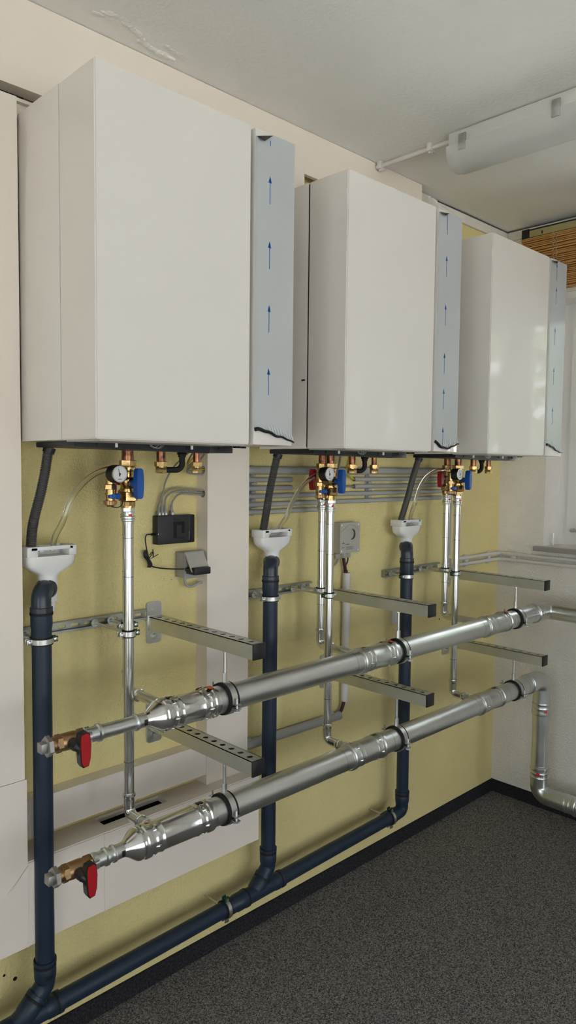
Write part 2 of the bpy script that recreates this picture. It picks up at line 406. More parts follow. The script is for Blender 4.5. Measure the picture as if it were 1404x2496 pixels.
# windows ---------------------------------------------------------
def window(idx, label, org, along, depth, L, z0, z1, parts=3, sashpanes=True):
    """frame in the opening; org = start at inner wall face, along = unit vector along the wall, depth = unit vector outwards"""
    o = Vector(org); a = Vector(along); d = Vector(depth); MX = lambda dd: frame(o+d*dd, a, (0, 0, 1))
    sgn = 1 if a.cross(Vector((0, 0, 1))).dot(d) > 0 else -1
    def pl(mb, outer, holes, d0, d1):
        mb.plate(outer, holes, sgn*(d1-d0), MX(d0))
    mb = MB(); pw = L/parts
    pl(mb, rect(0, L, z0, z1), [rect(i*pw+(.055 if i == 0 else .03), (i+1)*pw-(.055 if i == parts-1 else .03), z0+.05, z1-.05) for i in range(parts)], .15, .21)
    root = struct('window_%d' % idx, mb, 'frame_white', label, smooth=0)
    for i in range(parts):
        u0 = i*pw+(.05 if i == 0 else .025); u1 = (i+1)*pw-(.05 if i == parts-1 else .025)
        s = MB(); pl(s, rect(u0, u1, z0+.043, z1-.043), [rect(u0+.06, u1-.06, z0+.11, z1-.11)], .135, .19)
        so = obj('sash', s, 'frame_white', root, 0)
        g = MB(); pl(g, rect(u0+.058, u1-.058, z0+.108, z1-.108), [], .165, .169); obj('pane', g, 'glass', so, 0)
        h = MB(); p0 = o+a*(u0+.035)+d*.135+Vector((0, 0, z0+.075))
        h.cyl(p0, p0-d*.02, .010, 16); h.sweep([p0-d*.02, p0-d*.03, p0-d*.032+a*.02, p0-d*.032+a*.11], .0065, 10)
        obj('handle', h, 'zinc', so)
    return root
window(1, 'white casement window next to the third boiler', (XR, WINS[0][0], 0), (0, -1, 0), (1, 0, 0), WINS[0][0]-WINS[0][1], WZ0, WZ1)
window(2, 'white casement window further along the window wall', (XR, WINS[1][0], 0), (0, -1, 0), (1, 0, 0), WINS[1][0]-WINS[1][1], WZ0, WZ1)
for i, (a, b) in enumerate(FWIN):
    window(3+i, 'white window in the wall opposite the boilers', (a, YF, 0), (1, 0, 0), (0, -1, 0), b-a, FZ0, FZ1, 2)
for i, (a, b) in enumerate(LWIN):
    window(6+i, 'added unseen window in the far left wall, letting in fill light', (XL, a, 0), (0, -1, 0), (-1, 0, 0), a-b, FZ0, FZ1, 2)
m = MB().box(XR-.035, XR+.15, -2.6, -.205, 1.266, 1.288, .003); o = struct('trim_10', m, 'sill', 'grey window sill on the window wall')
m = MB(); m.box(XR+.02, XR+.15, -1.32, -.243, WZ1-.03, WZ1); struct('trim_11', m, 'frame_white', 'white board under the window lintel', smooth=0)
m = MB().cyl((XR+.06, -.262, 1.288), (XR+.06, -.262, 1.35), .004, 10); tag(obj('sill_bolt', m, 'zinc'), 'small upright bolt on the window sill', 'bolt')

# outside: ground made pale to bounce daylight in, and trees seen only in reflections
struct('ground', MB().box(XR+.31, 24, -18, 6, -.3, -.2).box(-18, XR+.31, -18, YF-.25, -.3, -.2).box(-18, XL-.25, YF-.25, 6, -.3, -.2), 'paving', 'unseen paved ground outside the windows, made pale to bounce daylight in', smooth=0)
def tree(x, y, h, label):
    rnd = random.Random(int(x*10+y)); t = thing('garden_tree', label, 'tree', (x, y, -.2), 'trees outside the window')
    obj('trunk', MB().cyl((x, y, -.2), (x+.1, y, h*.6), .13, 10, .07), 'bark', t)
    m = MB()
    for k in range(1500):
        th = rnd.uniform(0, 2*PI); u = rnd.uniform(-1, 1); q = rnd.uniform(.5, 1)**.5
        c = Vector((x+1.5*q*math.cos(th)*math.sqrt(1-u*u), y+1.5*q*math.sin(th)*math.sqrt(1-u*u), h*.62+h*.42*q*u))
        e = Vector((rnd.gauss(0, 1), rnd.gauss(0, 1), rnd.gauss(0, 1))).normalized(); f = e.orthogonal().normalized(); s_ = rnd.uniform(.08, .17)
        m.add([c-e*s_, c+f*s_*.5, c+e*s_, c-f*s_*.5], [(0, 1, 2, 3)])
    l = obj('foliage', m, 'leaves', t, 0); l['kind'] = 'stuff'
tree(6.6, -2.6, 4.2, 'leafy tree outside opposite the far casement window')
tree(7.4, -6.4, 4.6, 'leafy tree outside farther along the window wall')

# ================================================================ bamboo blind
bl = thing('bamboo_blind', 'rolled-up bamboo slat blind hanging above the window', 'blind', (XR-.05, -.12, 2.77))
obj('headrail', MB().box(XR-.062, XR-.014, -1.36, -.128, 2.757, 2.788), 'olive', bl, 0)
obj('head_strip', MB().box(XR-.066, XR-.012, -1.36, -.128, 2.788, 2.793), 'black', bl, 0)
obj('end_cap', MB().box(XR-.068, XR-.012, -.155, -.118, 2.752, 2.796, .002), 'black', bl)
obj('hook', MB().box(XR-.066, XR-.062, -.222, -.217, 2.762, 2.775), 'black', bl, 0)
nsl = 30
for k in range(nsl):
    z1 = 2.752-k*(2.752-2.497)/nsl; th = (2.752-2.497)/nsl
    jx = random.uniform(-.008, .008); jt = random.uniform(-.0003, .0010); jy = random.uniform(-.004, .004)
    mm = MB(); mm.box(XR-.070+jx, XR-.030+jx, -1.35, -.121+jy, z1-th+.0014+jt, z1-.0010, .0012)
    obj('slat', mm, 'bamboo', bl)
for yy in (-.285, -.30, -.75, -1.2):
    pts = [(XR-.075-(.003 if k % 2 else 0), yy+.006*math.sin(k*1.9), 2.757-k*.008) for k in range(34)]
    obj('ladder_cord', MB().sweep(pts, .0011, 6), 'cord', bl)

# ================================================================ ceiling lamp
LX0, LX1, LY0, LY1 = 1.412, 1.545, -.405, -1.75
lp = thing('ceiling_lamp', 'unlit tube lamp with frosted cover on the ceiling', 'lamp', (1.48, -.41, ZC))
obj('housing', MB().box(LX0, LX1, LY1, LY0, ZC-.052, ZC-.004, .006), 'lamp_body', lp)
n = 18; mm = MB(); prof = []
for k in range(n+1):
    th = PI*k/n; prof.append((1.4785-.072*math.cos(th), ZC-.05-.074*math.sin(th)**.8))
vs = []; fs = []
yy = [LY0+.012, LY0+.006, LY0-.01, LY1]
for j, y in enumerate(yy):
    sc = (.80, .95, 1, 1)[j]
    for x, z in prof: vs.append((1.4785+(x-1.4785)*sc, y, ZC-.05+(z-ZC+.05)*sc))
for j in range(3):
    for k in range(n): fs.append((j*(n+1)+k, j*(n+1)+k+1, (j+1)*(n+1)+k+1, (j+1)*(n+1)+k))
fs.append(tuple(range(n+1))); fs.append(tuple(3*(n+1)+k for k in range(n+1))[::-1])
obj('diffuser', mm.add(vs, fs), 'diffuser', lp)
obj('rim', MB().box(LX0-.005, LX0+.002, LY1, LY0+.004, ZC-.055, ZC-.049, .001), 'white_metal', lp)
for y in (-.465, -.80, -1.2):
    obj('clip', MB().box(LX0-.008, LX0-.001, y-.014, y+.014, ZC-.075, ZC-.022, .0015), 'zinc', lp)
obj('cable_entry', MB().cyl((1.445, LY0, ZC-.02), (1.445, LY0+.008, ZC-.02), .008, 14), 'black', lp)
ct = thing('lamp_conduit', 'thin white cable conduit on the ceiling leading to the lamp', 'conduit', (1.445, -.07, ZC))
obj('tube', MB().cyl((1.44, -.067, ZC-.017), (1.445, -.41, ZC-.017), .0085, 16), 'conduit_white', ct)
for y in (-.086, -.312):
    obj('saddle', MB().box(1.426, 1.458, y-.009, y+.009, ZC-.03, ZC, .003).box(1.434, 1.450, y-.005, y+.005, ZC-.036, ZC-.028, .002), 'conduit_white', ct)

# ================================================================ boilers
ZB, ZT = 1.717, 2.517
def make_boiler(a, label, gap):
    t = thing('wall_boiler', label, 'boiler', (a, -.105, ZB), 'white wall boilers')
    obj('casing', MB().box(a, a+.595, -.3165, -.105, ZB, ZT, .002), 'boiler_white', t)
    for x_ in (a+.05, a+.48):
        for z_ in (ZT-.3, ZB+.1): obj('wall_spacer', MB().box(x_, x_+.04, -.105, 0, z_, z_+.16), 'zinc', t, 0)
    m = MB(); bm = bmesh.new(); bmesh.ops.create_cube(bm, size=1)
    for v in bm.verts: v.co = (a+.22+v.co.x*.44, -.3975-gap/2+v.co.y*(.159-gap), (ZB+ZT)/2+v.co.z*.8)
    bmesh.ops.bevel(bm, geom=bm.edges[:], offset=.003, segments=2, affect='EDGES'); m.bm(bm)
    obj('front_cover', m, 'boiler_white', t)
    obj('underside', MB().box(a+.012, a+.43, -.47, -.32, ZB-.004, ZB+.001), 'boiler_grey', t, 0)
    obj('seam_seal', MB().box(a+.440, a+.4455, -.455, -.317, ZB+.02, ZT-.04), 'black', t, 0)
    # narrow side strip still under its protective film
    st = obj('side_strip', MB().box(a+.455, a+.594, -.4755, -.3168, ZB, ZT, .0015), 'boiler_white', t)
    obj('strip_return', MB().box(a+.446, a+.4555, -.43, -.3168, ZB+.03, ZT-.01), 'boiler_grey', st, 0)
    obj('seam_gasket', MB().box(a+.004, a+.436, -.323, -.316, ZB+.004, ZT-.004), 'black', t, 0)
    return t, st
def film(st, a, x0z, curve, top_peel, narrows, zoff, seed):
    """film sheet with a torn lower edge; curve(u) gives the tear height, u in 0..1 across the strip"""
    x0, x1 = a+.4555, a+.5935; N = 24
    yF = -.4764; vs = []; fs = []
    for k in range(N+1):
        u = k/N; x = x0+(x1-x0)*u
        zt = ZT-.0015-(max(0, top_peel*(1-u/.42)) if top_peel else 0)
        zb = curve(u)
        for j in range(5):
            vs.append((x, yF, zb+(zt-zb)*j/4))
    for k in range(N):
        for j in range(4): fs.append((k*5+j, (k+1)*5+j, (k+1)*5+j+1, k*5+j+1))
    f = MB().add(vs, fs)
    # give it thickness
    n = len(f.v); f.v += [(x, y+.0006, z) for x, y, z in f.v]; f.f += [tuple(i+n for i in q)[::-1] for q in f.f]
    fo = obj('protective_film', f, 'film', st, 20)
    return fo, yF
def film_marks(st, fo, a, yF, zs, curve, top_peel):
    for z0, z1, head in zs:
        m = MB(); xc = a+.505; mt = frame((xc, yF-.0001, 0), (1, 0, 0), (0, 0, 1))
        m.prism(rect(-.0011, .0011, z0, z1-.004), .0003, mt)
        if head: m.prism([(-.0058, z1-.017), (.0058, z1-.017), (0, z1)], .0003, mt)
        obj('arrow_print', m, 'arrow_blue', st, 0)
    # curled torn edge: black inside roll
    N = 22; pts = []; rad = []
    for k in range(N+1):
        u = k/N; pts.append((a+.4565+.137*u, yF-.0035-.004*math.sin(PI*u*.5), curve(u)-.001+.0015*math.sin(u*21))); rad.append(.0048*(1-.72*u)+.0006)
    obj('film_curl', MB().sweep(pts, rad, 10), 'black_gloss', st)
    m = MB(); rnd = random.Random(int(a*100)+3)
    for k in range(9):
        u = .35+.62*k/8; x = a+.4565+.136*u; z = curve(u)+.002
        m.sweep([(x-.003, yF-.004, z+.020+rnd.uniform(-.005, .006)), (x+.002, yF-.0045, z+.010), (x+.006, yF-.005, z)], [.0004, .0011, .0005], 6)
    obj('film_crease', m, 'film_edge', st)
    if top_peel:
        m = MB(); m.add([(a+.457, yF-.001, ZT-.0015-top_peel), (a+.513, yF-.001, ZT-.004), (a+.470, yF-.016, ZT-.0015-top_peel-.014), (a+.484, yF-.004, ZT-.0015-top_peel*.6-.006)], [(0, 3, 1), (0, 2, 3), (2, 1, 3), (0, 1, 2)])
        obj('film_peel_shadow', m, 'black_gloss', st, 0)  # black flap, its colour stands for the shadow under the peeled corner
def boiler_parts(t, a, left_hose=True):
    zt = ZB-.0005; bm = bmesh.new()
    bmesh.ops.create_cube(bm, size=1)
    for v in bm.verts:
        rgt = v.co.x > 0; v.co = (a+.435 if rgt else a+.033, -.318 if v.co.y < 0 else -.118, zt if v.co.z > 0 else (1.6945 if rgt and v.co.y < 0 else 1.7030))
    bmesh.ops.bevel(bm, geom=bm.edges[:], offset=.0015, segments=2, affect='EDGES')
    tr = obj('tray', MB().bm(bm), 'tray_black', t)
    obj('tray_end', MB().box(a+.4352, a+.518, -.317, -.2, 1.6965, ZB-.0005, .001), 'black', tr)
    for x in (a+.095, a+.36, a+.47): obj('tray_screw', MB().cyl((x, -.3182, 1.7085), (x, -.3215, 1.7085), .004, 10), 'black', tr)
    for x in (a+.135, a+.362): obj('cover_clip', MB().box(x-.0025, x+.0025, -.338, -.332, 1.703, 1.718, .0008), 'white_metal', t)
    pts = [(a+.255+.022*math.sin(k*.9)*(1 if k % 2 else .6), -.328-.004*math.cos(k*1.3), 1.7095+.006*math.sin(k*1.7)) for k in range(16)]
    obj('wire_latch', MB().sweep(spline(pts, 4), .0007, 5), 'zinc', t)
    for k, x in enumerate((a+.536, a+.548, a+.566)): obj('foot', MB().box(x-.004, x+.004, -.3155, -.300, 1.7115, ZB-.0005, .001), 'black', t)
    obj('hose_collar', MB().cyl((a+.068, -.125, 1.704), (a+.064, -.122, 1.690), .0155, 18), 'black', t)
    # two capped connections to the right
    for x in (a+.357, a+.480):
        s = obj('connection_stub', MB().cyl((x, -.20, 1.7035), (x, -.20, 1.664), .0125 if x < a+.4 else .010, 20), 'copper', t)
        m = MB(); R = .0185 if x < a+.4 else .0165
        m.hexa((x, -.20, 1.671), (0, 0, -1), [(0, R*.85), (.001, R), (.013, R), (.014, R*.9)], (1, .35, 0))
        m.lathe((x, -.20, 1.658), (0, 0, -1), [(0, R*.85), (.003, R*.85)], 20)
        m.hexa((x, -.20, 1.655), (0, 0, -1), [(0, R*.88), (.001, R*.92), (.015, R*.92), (.016, R*.8)], (1, .1, 0))
        obj('brass_cap_nut', m, 'brass', s)
    m = MB(); m.lathe((a+.432, -.195, 1.704), (0, 0, -1), [(0, .015), (.006, .016), (.007, .013), (.012, .0145), (.013, .011), (.02, .011)], 20)
    m.sweep(fillet([(a+.432, -.195, 1.69), (a+.434, -.195, 1.648), (a+.378, -.178, 1.648)], .02), .0085, 14)
    obj('black_elbow', m, 'rubber', t)
AX = (0., .81, 1.607)
labels = ('large white wall boiler beside the tall white boxing panel, above the network box', 'white wall boiler hung between two others, above the grey socket box', 'white wall boiler hung next to the window and bamboo blind')
tears = (lambda u: ZB+.040-.012*u-.020*u*u+.002*math.sin(u*9), lambda u: ZB+.034-.022*math.sin(PI*min(1, u*1.1))*(1-.35*u)-.006*u, lambda u: ZB+.046-.030*u-.004*u*u+.003*math.sin(u*7))
for i, a in enumerate(AX):
    t, st = make_boiler(a, labels[i], (.0005, .0042, .0008)[i]); t['group'] = 'white wall boilers'
    peel = (.020, .010, .008)[i]
    fo, yF = film(st, a, 0, tears[i], peel, None, 0, i)
    zz = []
    for k in range(5):
        z1 = ZT-.028-.1615*k+(.06 if k == 0 else .045)*0
        zz.append(z1)
    top = (ZT-.005, ZT-.004, ZT-.004)[i]
    base = [2.409, 2.244, 2.081, 1.918]
    marks = [(2.484 if i == 0 else 2.455, 2.502 if i == 0 else 2.510, i == 2)]+[(z-.0705, z, True) for z in base]
    marks = [(max(z0, tears[i](.36)+.003), z1, h) for z0, z1, h in marks]
    if i == 2: marks[0] = (2.435, 2.507, True)
    if i == 1: marks = [(2.442, 2.510, False)]+[(z-.068, z, True) for z in (2.372, 2.208, 2.042, 1.865)]; marks[-1] = (tears[1](.36)+.004, 1.80, True); marks.insert(4, (1.86, 1.93, True)); marks[3] = (1.98, 2.05, True); marks[2] = (2.14, 2.212, True)
    film_marks(st, fo, a, yF, marks, tears[i], peel)
    boiler_parts(t, a)
    if i == 1: obj('cover_latch', MB().box(a-.003, a+.0005, -.312, -.300, 1.925, 1.929, .0008).cyl((a-.003, -.300, 1.927), (a-.006, -.306, 1.9235), .0013, 8), 'black', t)

# ================================================================ valves under the boilers
def hexnut(m, o, R, h, ref=(1, .2, 0)): m.hexa(o, (0, 0, -1), [(0, R*.88), (h*.08, R), (h*.92, R), (h, R*.88)], ref); return m
def t_handle(name, parent, c, out, material, L, H, W):
    """T handle: c on the valve axis, out = direction of the stem"""
    c = Vector(c); d = Vector(out).normalized(); side = d.cross(Vector((0, 0, 1)))
    m = MB(); m.lathe(c, d, [(.012, .0115), (L*.6, .0105), (L+.004, .011)], 18)
    pts = [(-H*.5, .55), (-H*.46, .78), (-H*.18, 1.0), (H*.18, 1.0), (H*.46, .78), (H*.5, .55)]
    vs = []; fs = []
    for z, s in pts:
        for du, dw in ((-1, -1), (1, -1), (1, 1), (-1, 1)):
            vs.append(c+d*(L+.011+du*.0115*(.8+.2*s))+side*(dw*W*s*.5)+Vector((0, 0, z)))
    for k in range(5):
        for q in range(4): fs.append((k*4+q, k*4+(q+1) % 4, k*4+4+(q+1) % 4, k*4+4+q))
    fs += [(0, 3, 2, 1), (20, 21, 22, 23)]
    bm = bmesh.new(); bvs = [bm.verts.new(p) for p in vs]
    for f in fs: bm.faces.new([bvs[i] for i in f])
    bmesh.ops.recalc_face_normals(bm, faces=bm.faces[:])
    bmesh.ops.bevel(bm, geom=[e for e in bm.edges], offset=.0018, segments=2, affect='EDGES'); m.bm(bm)
    return obj(name, m, material, parent, 40)
def valve(x, y, blue, label, cat_group):
    t = thing('ball_valve', label, 'valve', (x, y, 1.6), cat_group)
    obj('copper_stub', MB().cyl((x, y, 1.7035), (x, y, 1.666), .0145, 22), 'copper', t)
    m = MB(); hexnut(m, (x, y, 1.674), .0225, .017); m.lathe((x, y, 1.657), (0, 0, -1), [(0, .0185), (.003, .019), (.003, .0205), (.006, .0205), (.006, .018), (.011, .018)], 24)
    obj('top_union', m, 'brass', t)
    m = MB(); m.lathe((x, y, 1.648), (0, 0, -1), [(0, .0155), (.004, .018), (.012, .0165), (.020, .0165), (.026, .0215), (.038, .0215), (.046, .0175), (.055, .0165)], 28)
    if blue: m.cyl((x, y, 1.612), (x, y-.026, 1.612), .013, 18)
    else: m.cyl((x, y, 1.616), (x-.026, y, 1.616), .012, 18)
    obj('valve_body', m, 'bronze' if not blue else 'brass', t)
    m = MB(); m.lathe((x, y, 1.597), (0, 0, -1), [(0, .019), (.004, .019), (.004, .0215), (.008, .0215)], 24); hexnut(m, (x, y, 1.590), .0265, .026, (1, -.25, 0)); hexnut(m, (x, y, 1.564), .0205, .013, (1, .1, 0))
    m.lathe((x, y, 1.552), (0, 0, -1), [(0, .0185), (.006, .0185)], 20)
    obj('union_nut', m, 'brass', t)
    if blue: t_handle('handle', t, (x, y, 1.612), (0, -1, 0), 'blue', .040, .080, .021)
    else: t_handle('handle', t, (x, y, 1.616), (-1, 0, 0), 'red', .038, .074, .021)
    if blue:
        gx, gy = x-.054, y
        m = MB(); m.cyl((x, y, 1.628), (gx, gy, 1.628), .0115, 18); m.lathe((gx, gy, 1.645), (0, 0, -1), [(0, .006), (.003, .0125), (.035, .0125), (.036, .010)], 20)
        hexnut(m, (gx, gy, 1.609), .0165, .013); m.lathe((gx, gy, 1.596), (0, 0, -1), [(0, .0125), (.010, .0125), (.010, .0145), (.014, .0145), (.014, .012), (.030, .012)], 22)
        obj('drain_cock', m, 'brass', t)
        m = MB(); m.box(gx-.011, gx+.020, gy-.018, gy-.006, 1.573, 1.583, .002).box(gx+.012, gx+.022, gy-.016, gy-.004, 1.570, 1.586, .003); m.cyl((gx, gy-.006, 1.578), (gx, gy-.019, 1.578), .007, 12)
        obj('cock_lever', m, 'blue', t)
        m = MB(); m.lathe((gx, gy, 1.567), (0, 0, -1), [(0, .012), (.001, .0165), (.011, .0165), (.013, .011), (.016, .009)], 20)
        for k in range(14):
            th = 2*PI*k/14; m.cyl((gx+.0165*math.cos(th), gy+.0165*math.sin(th), 1.566), (gx+.0165*math.cos(th), gy+.0165*math.sin(th), 1.557), .0016, 6)
        obj('knurled_cap', m, 'bronze', t)
        obj('cap_strap', MB().sweep(spline([(gx+.006, gy-.014, 1.574), (gx+.026, gy-.012, 1.570), (gx+.028, gy-.012, 1.556), (gx+.014, gy-.014, 1.549), (gx-.004, gy-.012, 1.551)]), .0013, 8), 'rubber', t)
        # pressure gauge
        g = obj('gauge_body', MB().lathe((gx+.003, y-.006, 1.637), (0, -1, 0), [(0, .012), (.006, .0235), (.034, .0235), (.036, .0215)], 36), 'black', t)
        gc = Vector((gx+.003, y-.042, 1.637))
        obj('bezel', MB().ring(gc, (0, -1, 0), .0195, .0222, .003, 36), 'chrome', g)
        obj('dial', MB().cyl(gc+Vector((0, .0002, 0)), gc+Vector((0, -.0006, 0)), .0197, 36), 'white_plastic', g)
        m = MB(); mt = frame(gc+Vector((0, -.0008, 0)), (1, 0, 0), (0, 0, 1))
        m.prism([(-.0022, -.006), (.0012, -.0062), (.0006, .001), (-.0042, .0145), (-.005, .0142), (-.0012, .0005)], .0004, mt); m.prism(circ(0, 0, .0028, 12), .0008, mt)
        for k in range(21):
            th = PI*1.25-k/20*PI*1.5; l = .0022 if k % 5 == 0 else .0012
            cx, cy = math.cos(th), math.sin(th); r1 = .0178; r0 = r1-l; wv = .00022
            m.prism([(cx*r0-cy*wv, cy*r0+cx*wv), (cx*r0+cy*wv, cy*r0-cx*wv), (cx*r1+cy*wv, cy*r1-cx*wv), (cx*r1-cy*wv, cy*r1+cx*wv)], .0002, mt)
        m.prism(rect(-.006, .006, -.0142, -.0128), .0002, mt)
        obj('pointer', m, 'label_black', g, 0)
        obj('side_plug', MB().cyl((x, y, 1.632), (x+.02, y, 1.632), .0105, 18), 'bronze', t)
    return t
RF = [(.251, -.201), (1.054, -.201), (1.844, -.201)]
RB = [(.303, -.112), (1.108, -.112), (1.899, -.112)]
where = ('the boiler above the network switch', 'the boiler above the grey socket box', 'the boiler next to the window')
for i in range(3):
    valve(*RF[i], True, 'brass valve with blue handle and round gauge under '+where[i], 'blue handled valves')
    valve(*RB[i], False, 'bronze valve with red handle under '+where[i], 'red handled valves')

# ================================================================ manifolds
MY = -.352; ZU, ZL = 1.016, .701; PR = .038
def press_end(r, d):   # profile of one press socket end, along +t from its mouth
    return [(0, r+.0006), (0, r+.0022), (.004, r+.0024), (.007, r+.0058), (.014, r+.0062), (.018, r+.0058), (.021, r+.0026), (.030, r+.0020), (.034, r+.0034), (.038, r+.0020), (.050, r+.0022), (.055, r+.0036), (.060, r+.0018)]
def tee_profile(L, r):
    p = press_end(r, 1); return p+[(L-t, rr) for t, rr in p[::-1]]
def crimps(m, o, axis, t0, r, ref, w=.018):
    """flat press-jaw marks around a socket"""
    a = Vector(axis).normalized(); o = Vector(o)
    return m
def small_press(m, o, axis, r=.014, L=.028):
    m.lathe(o, axis, [(0, r+.0005), (0, r+.0018), (.002, r+.002), (.004, r+.0044), (.0085, r+.0044), (.011, r+.0018), (L*.6, r+.0012), (L, r+.0012)], 26); return m
def manifold(z, name_label, upper):
    t = thing('manifold_pipe', name_label, 'pipe', (.2, MY, z))
    x0 = .036 if upper else .053
    c0 = .205 if upper else .139; c1 = c0+.040
    tees = [(c1, .424, RB[0][0]), (1.03, 1.218, RB[1][0]), (1.815, 2.005, RB[2][0])] if upper else [(c1+.006, .411, RF[0][0]), (.985, 1.165, RF[1][0]), (1.785, 1.962, RF[2][0])]
    xe = 2.235 if upper else 2.20
    pipes = [(tees[0][1]-.02, tees[1][0]+.02), (tees[1][1]-.02, tees[2][0]+.02), (tees[2][1]-.02, xe+.02)]
    for a, b in pipes:
        obj('main_pipe', MB().cyl((a, MY, z), (b, MY, z), PR, 48), 'galv', t)
        for xx in (a+.055, b-.055): obj('insertion_mark', MB().ring((xx, MY, z), (1, 0, 0), PR, PR+.0002, .0008, 40), 'label_black', t)
    # reducer and small nipple
    m = MB(); m.lathe((c0-.004, MY, z), (1, 0, 0), [(0, .0185), (.004, .0185), (.012, .022), (.034, PR+.001), (.040, PR+.003), (.044, PR+.003), (.044, PR-.002), (.060, PR-.002)], 40)
    obj('reducer', m, 'chrome', t)
    m = MB(); small_press(m, (c0-.035, MY, z), (1, 0, 0), .0172, .032)
    obj('reducer_socket', m, 'galv', t)
    m = MB(); m.lathe((x0, MY, z), (1, 0, 0), [(0, .0205), (.010, .0205), (.012, .0185), (.03, .0185), (.033, .0222), (.039, .0222), (.042, .0185), (.048, .0178)], 28); m.hexa((x0-.004, MY, z), (1, 0, 0), [(0, .021), (.001, .0225), (.013, .0225), (.014, .021)])
    obj('nipple', m, 'galv', t)
    obj('nipple_pipe', MB().cyl((x0+.04, MY, z), (c0-.02, MY, z), .0172, 28), 'galv', t)
    obj('label_patch', MB().lathe((c0-.014, MY, z), (1, 0, 0), [(0, .0198), (.009, .0198)], 8, False, 1.2, 2.0), 'label_black', t)
    for k, (a, b, xb) in enumerate(tees):
        te = obj('tee', MB().lathe((a, MY, z), (1, 0, 0), tee_profile(b-a, PR), 48), 'chrome' if k == 0 else 'galv', t)
        # flat press marks: small raised lozenges round both ends
        m = MB()
        for xx in (a+.034, b-.034):
            for q in range(6):
                th = q*PI/3+.4; cth, sth = math.cos(th), math.sin(th)
                m.sweep([(xx-.011, MY+sth*(PR+.0005), z+cth*(PR+.0005)), (xx, MY+sth*(PR+.0022), z+cth*(PR+.0022)), (xx+.011, MY+sth*(PR+.0005), z+cth*(PR+.0005))], [.0004, .0042, .0004], 8)
        obj('press_mark', m, 'galv', te)['kind'] = 'stuff'
        # branch towards the wall
        m = MB(); m.lathe((xb, MY, z), (0, 1, 0), [(PR-.004, .020), (PR+.006, .0165), (PR+.010, .0155)], 26); small_press(m, (xb, MY+PR+.036, z), (0, -1, 0), .014, .03)
        obj('branch_socket', m, 'galv', te)
        up = (b-.030) if upper else (a+.030)
        for col, q0, w_, dt in ((('label_orange', .25, .65, .020), ('label_orange', -.35, .4, .016)) if upper else (('label_red', .1, .5, .016),)):
            obj('label_patch', MB().lathe((up-dt/2+(.012 if q0 < 0 else 0), MY, z), (1, 0, 0), [(0, PR+.0029 if not upper else PR+.0068), (dt, PR+.0029 if not upper else PR+.0068)], 10, False, -q0-w_, -q0, (0, 0, 1)), col, te)
        obj('maker_mark', MB().lathe((b-.040 if not upper else a+.026, MY, z), (1, 0, 0), [(0, PR+.0036), (.018, PR+.0036)], 8, False, -.35, .05, (0, 0, 1)), 'label_black', te)
    return t, xe
tU, xeU = manifold(ZU, 'thick galvanized manifold pipe with orange labels, turning off at the window wall', True)
tL, xeL = manifold(ZL, 'thick galvanized manifold pipe hung lower, bending down to the floor by the window wall', False)
# upper end: elbow towards the room
def big_press(m, o, axis, L=.055): return m.lathe(o, axis, [(t, r) for t, r in press_end(PR, 1)]+[(L, PR+.002)], 48)
m = MB(); big_press(m, (xeU, MY, ZU), (1, 0, 0), .05); BX = 2.372
m.sweep(fillet([(xeU+.045, MY, ZU), (BX, MY, ZU), (BX, MY-.175, ZU)], .085, 14), PR+.0015, 48); big_press(m, (BX, MY-.225, ZU), (0, 1, 0), .055)
obj('elbow', m, 'galv', tU)
obj('main_pipe', MB().cyl((BX, MY-.205, ZU), (BX, -1.75, ZU), PR, 48), 'galv', tU)
# lower end: elbow down, drop pipe, elbow towards the room
m = MB(); big_press(m, (xeL, MY, ZL), (1, 0, 0), .05); DX = 2.350
m.sweep(fillet([(xeL+.045, MY, ZL), (DX, MY, ZL), (DX, MY, ZL-.14)], .085, 14), PR+.0015, 48); big_press(m, (DX, MY, ZL-.17), (0, 0, 1), .05)
e = obj('elbow', m, 'galv', tL)
obj('label_patch', MB().lathe((DX, MY, ZL-.168), (0, 0, 1), [(.017, PR+.0066), (.03, PR+.004)], 8, False, -2.35, -2.05, (1, 0, 0)), 'label_red', e)
obj('drop_pipe', MB().cyl((DX, MY, ZL-.15), (DX, MY, .27), PR, 48), 'galv', tL)
m = MB(); ZD = .155; big_press(m, (DX, MY, .295), (0, 0, -1), .05); m.sweep(fillet([(DX, MY, .25), (DX, MY, ZD), (DX, MY-.14, ZD)], .085, 14), PR+.0015, 48); big_press(m, (DX, MY-.19, ZD), (0, 1, 0), .055)
e = obj('elbow', m, 'galv', tL)
obj('label_patch', MB().lathe((DX, MY, .272), (0, 0, -1), [(.004, PR+.0038), (.020, PR+.0038)], 8, False, 2.65, 3.0, (1, 0, 0)), 'label_red', e)
obj('main_pipe', MB().cyl((DX, MY-.17, ZD), (DX, -1.75, ZD), PR, 48), 'galv', tL)

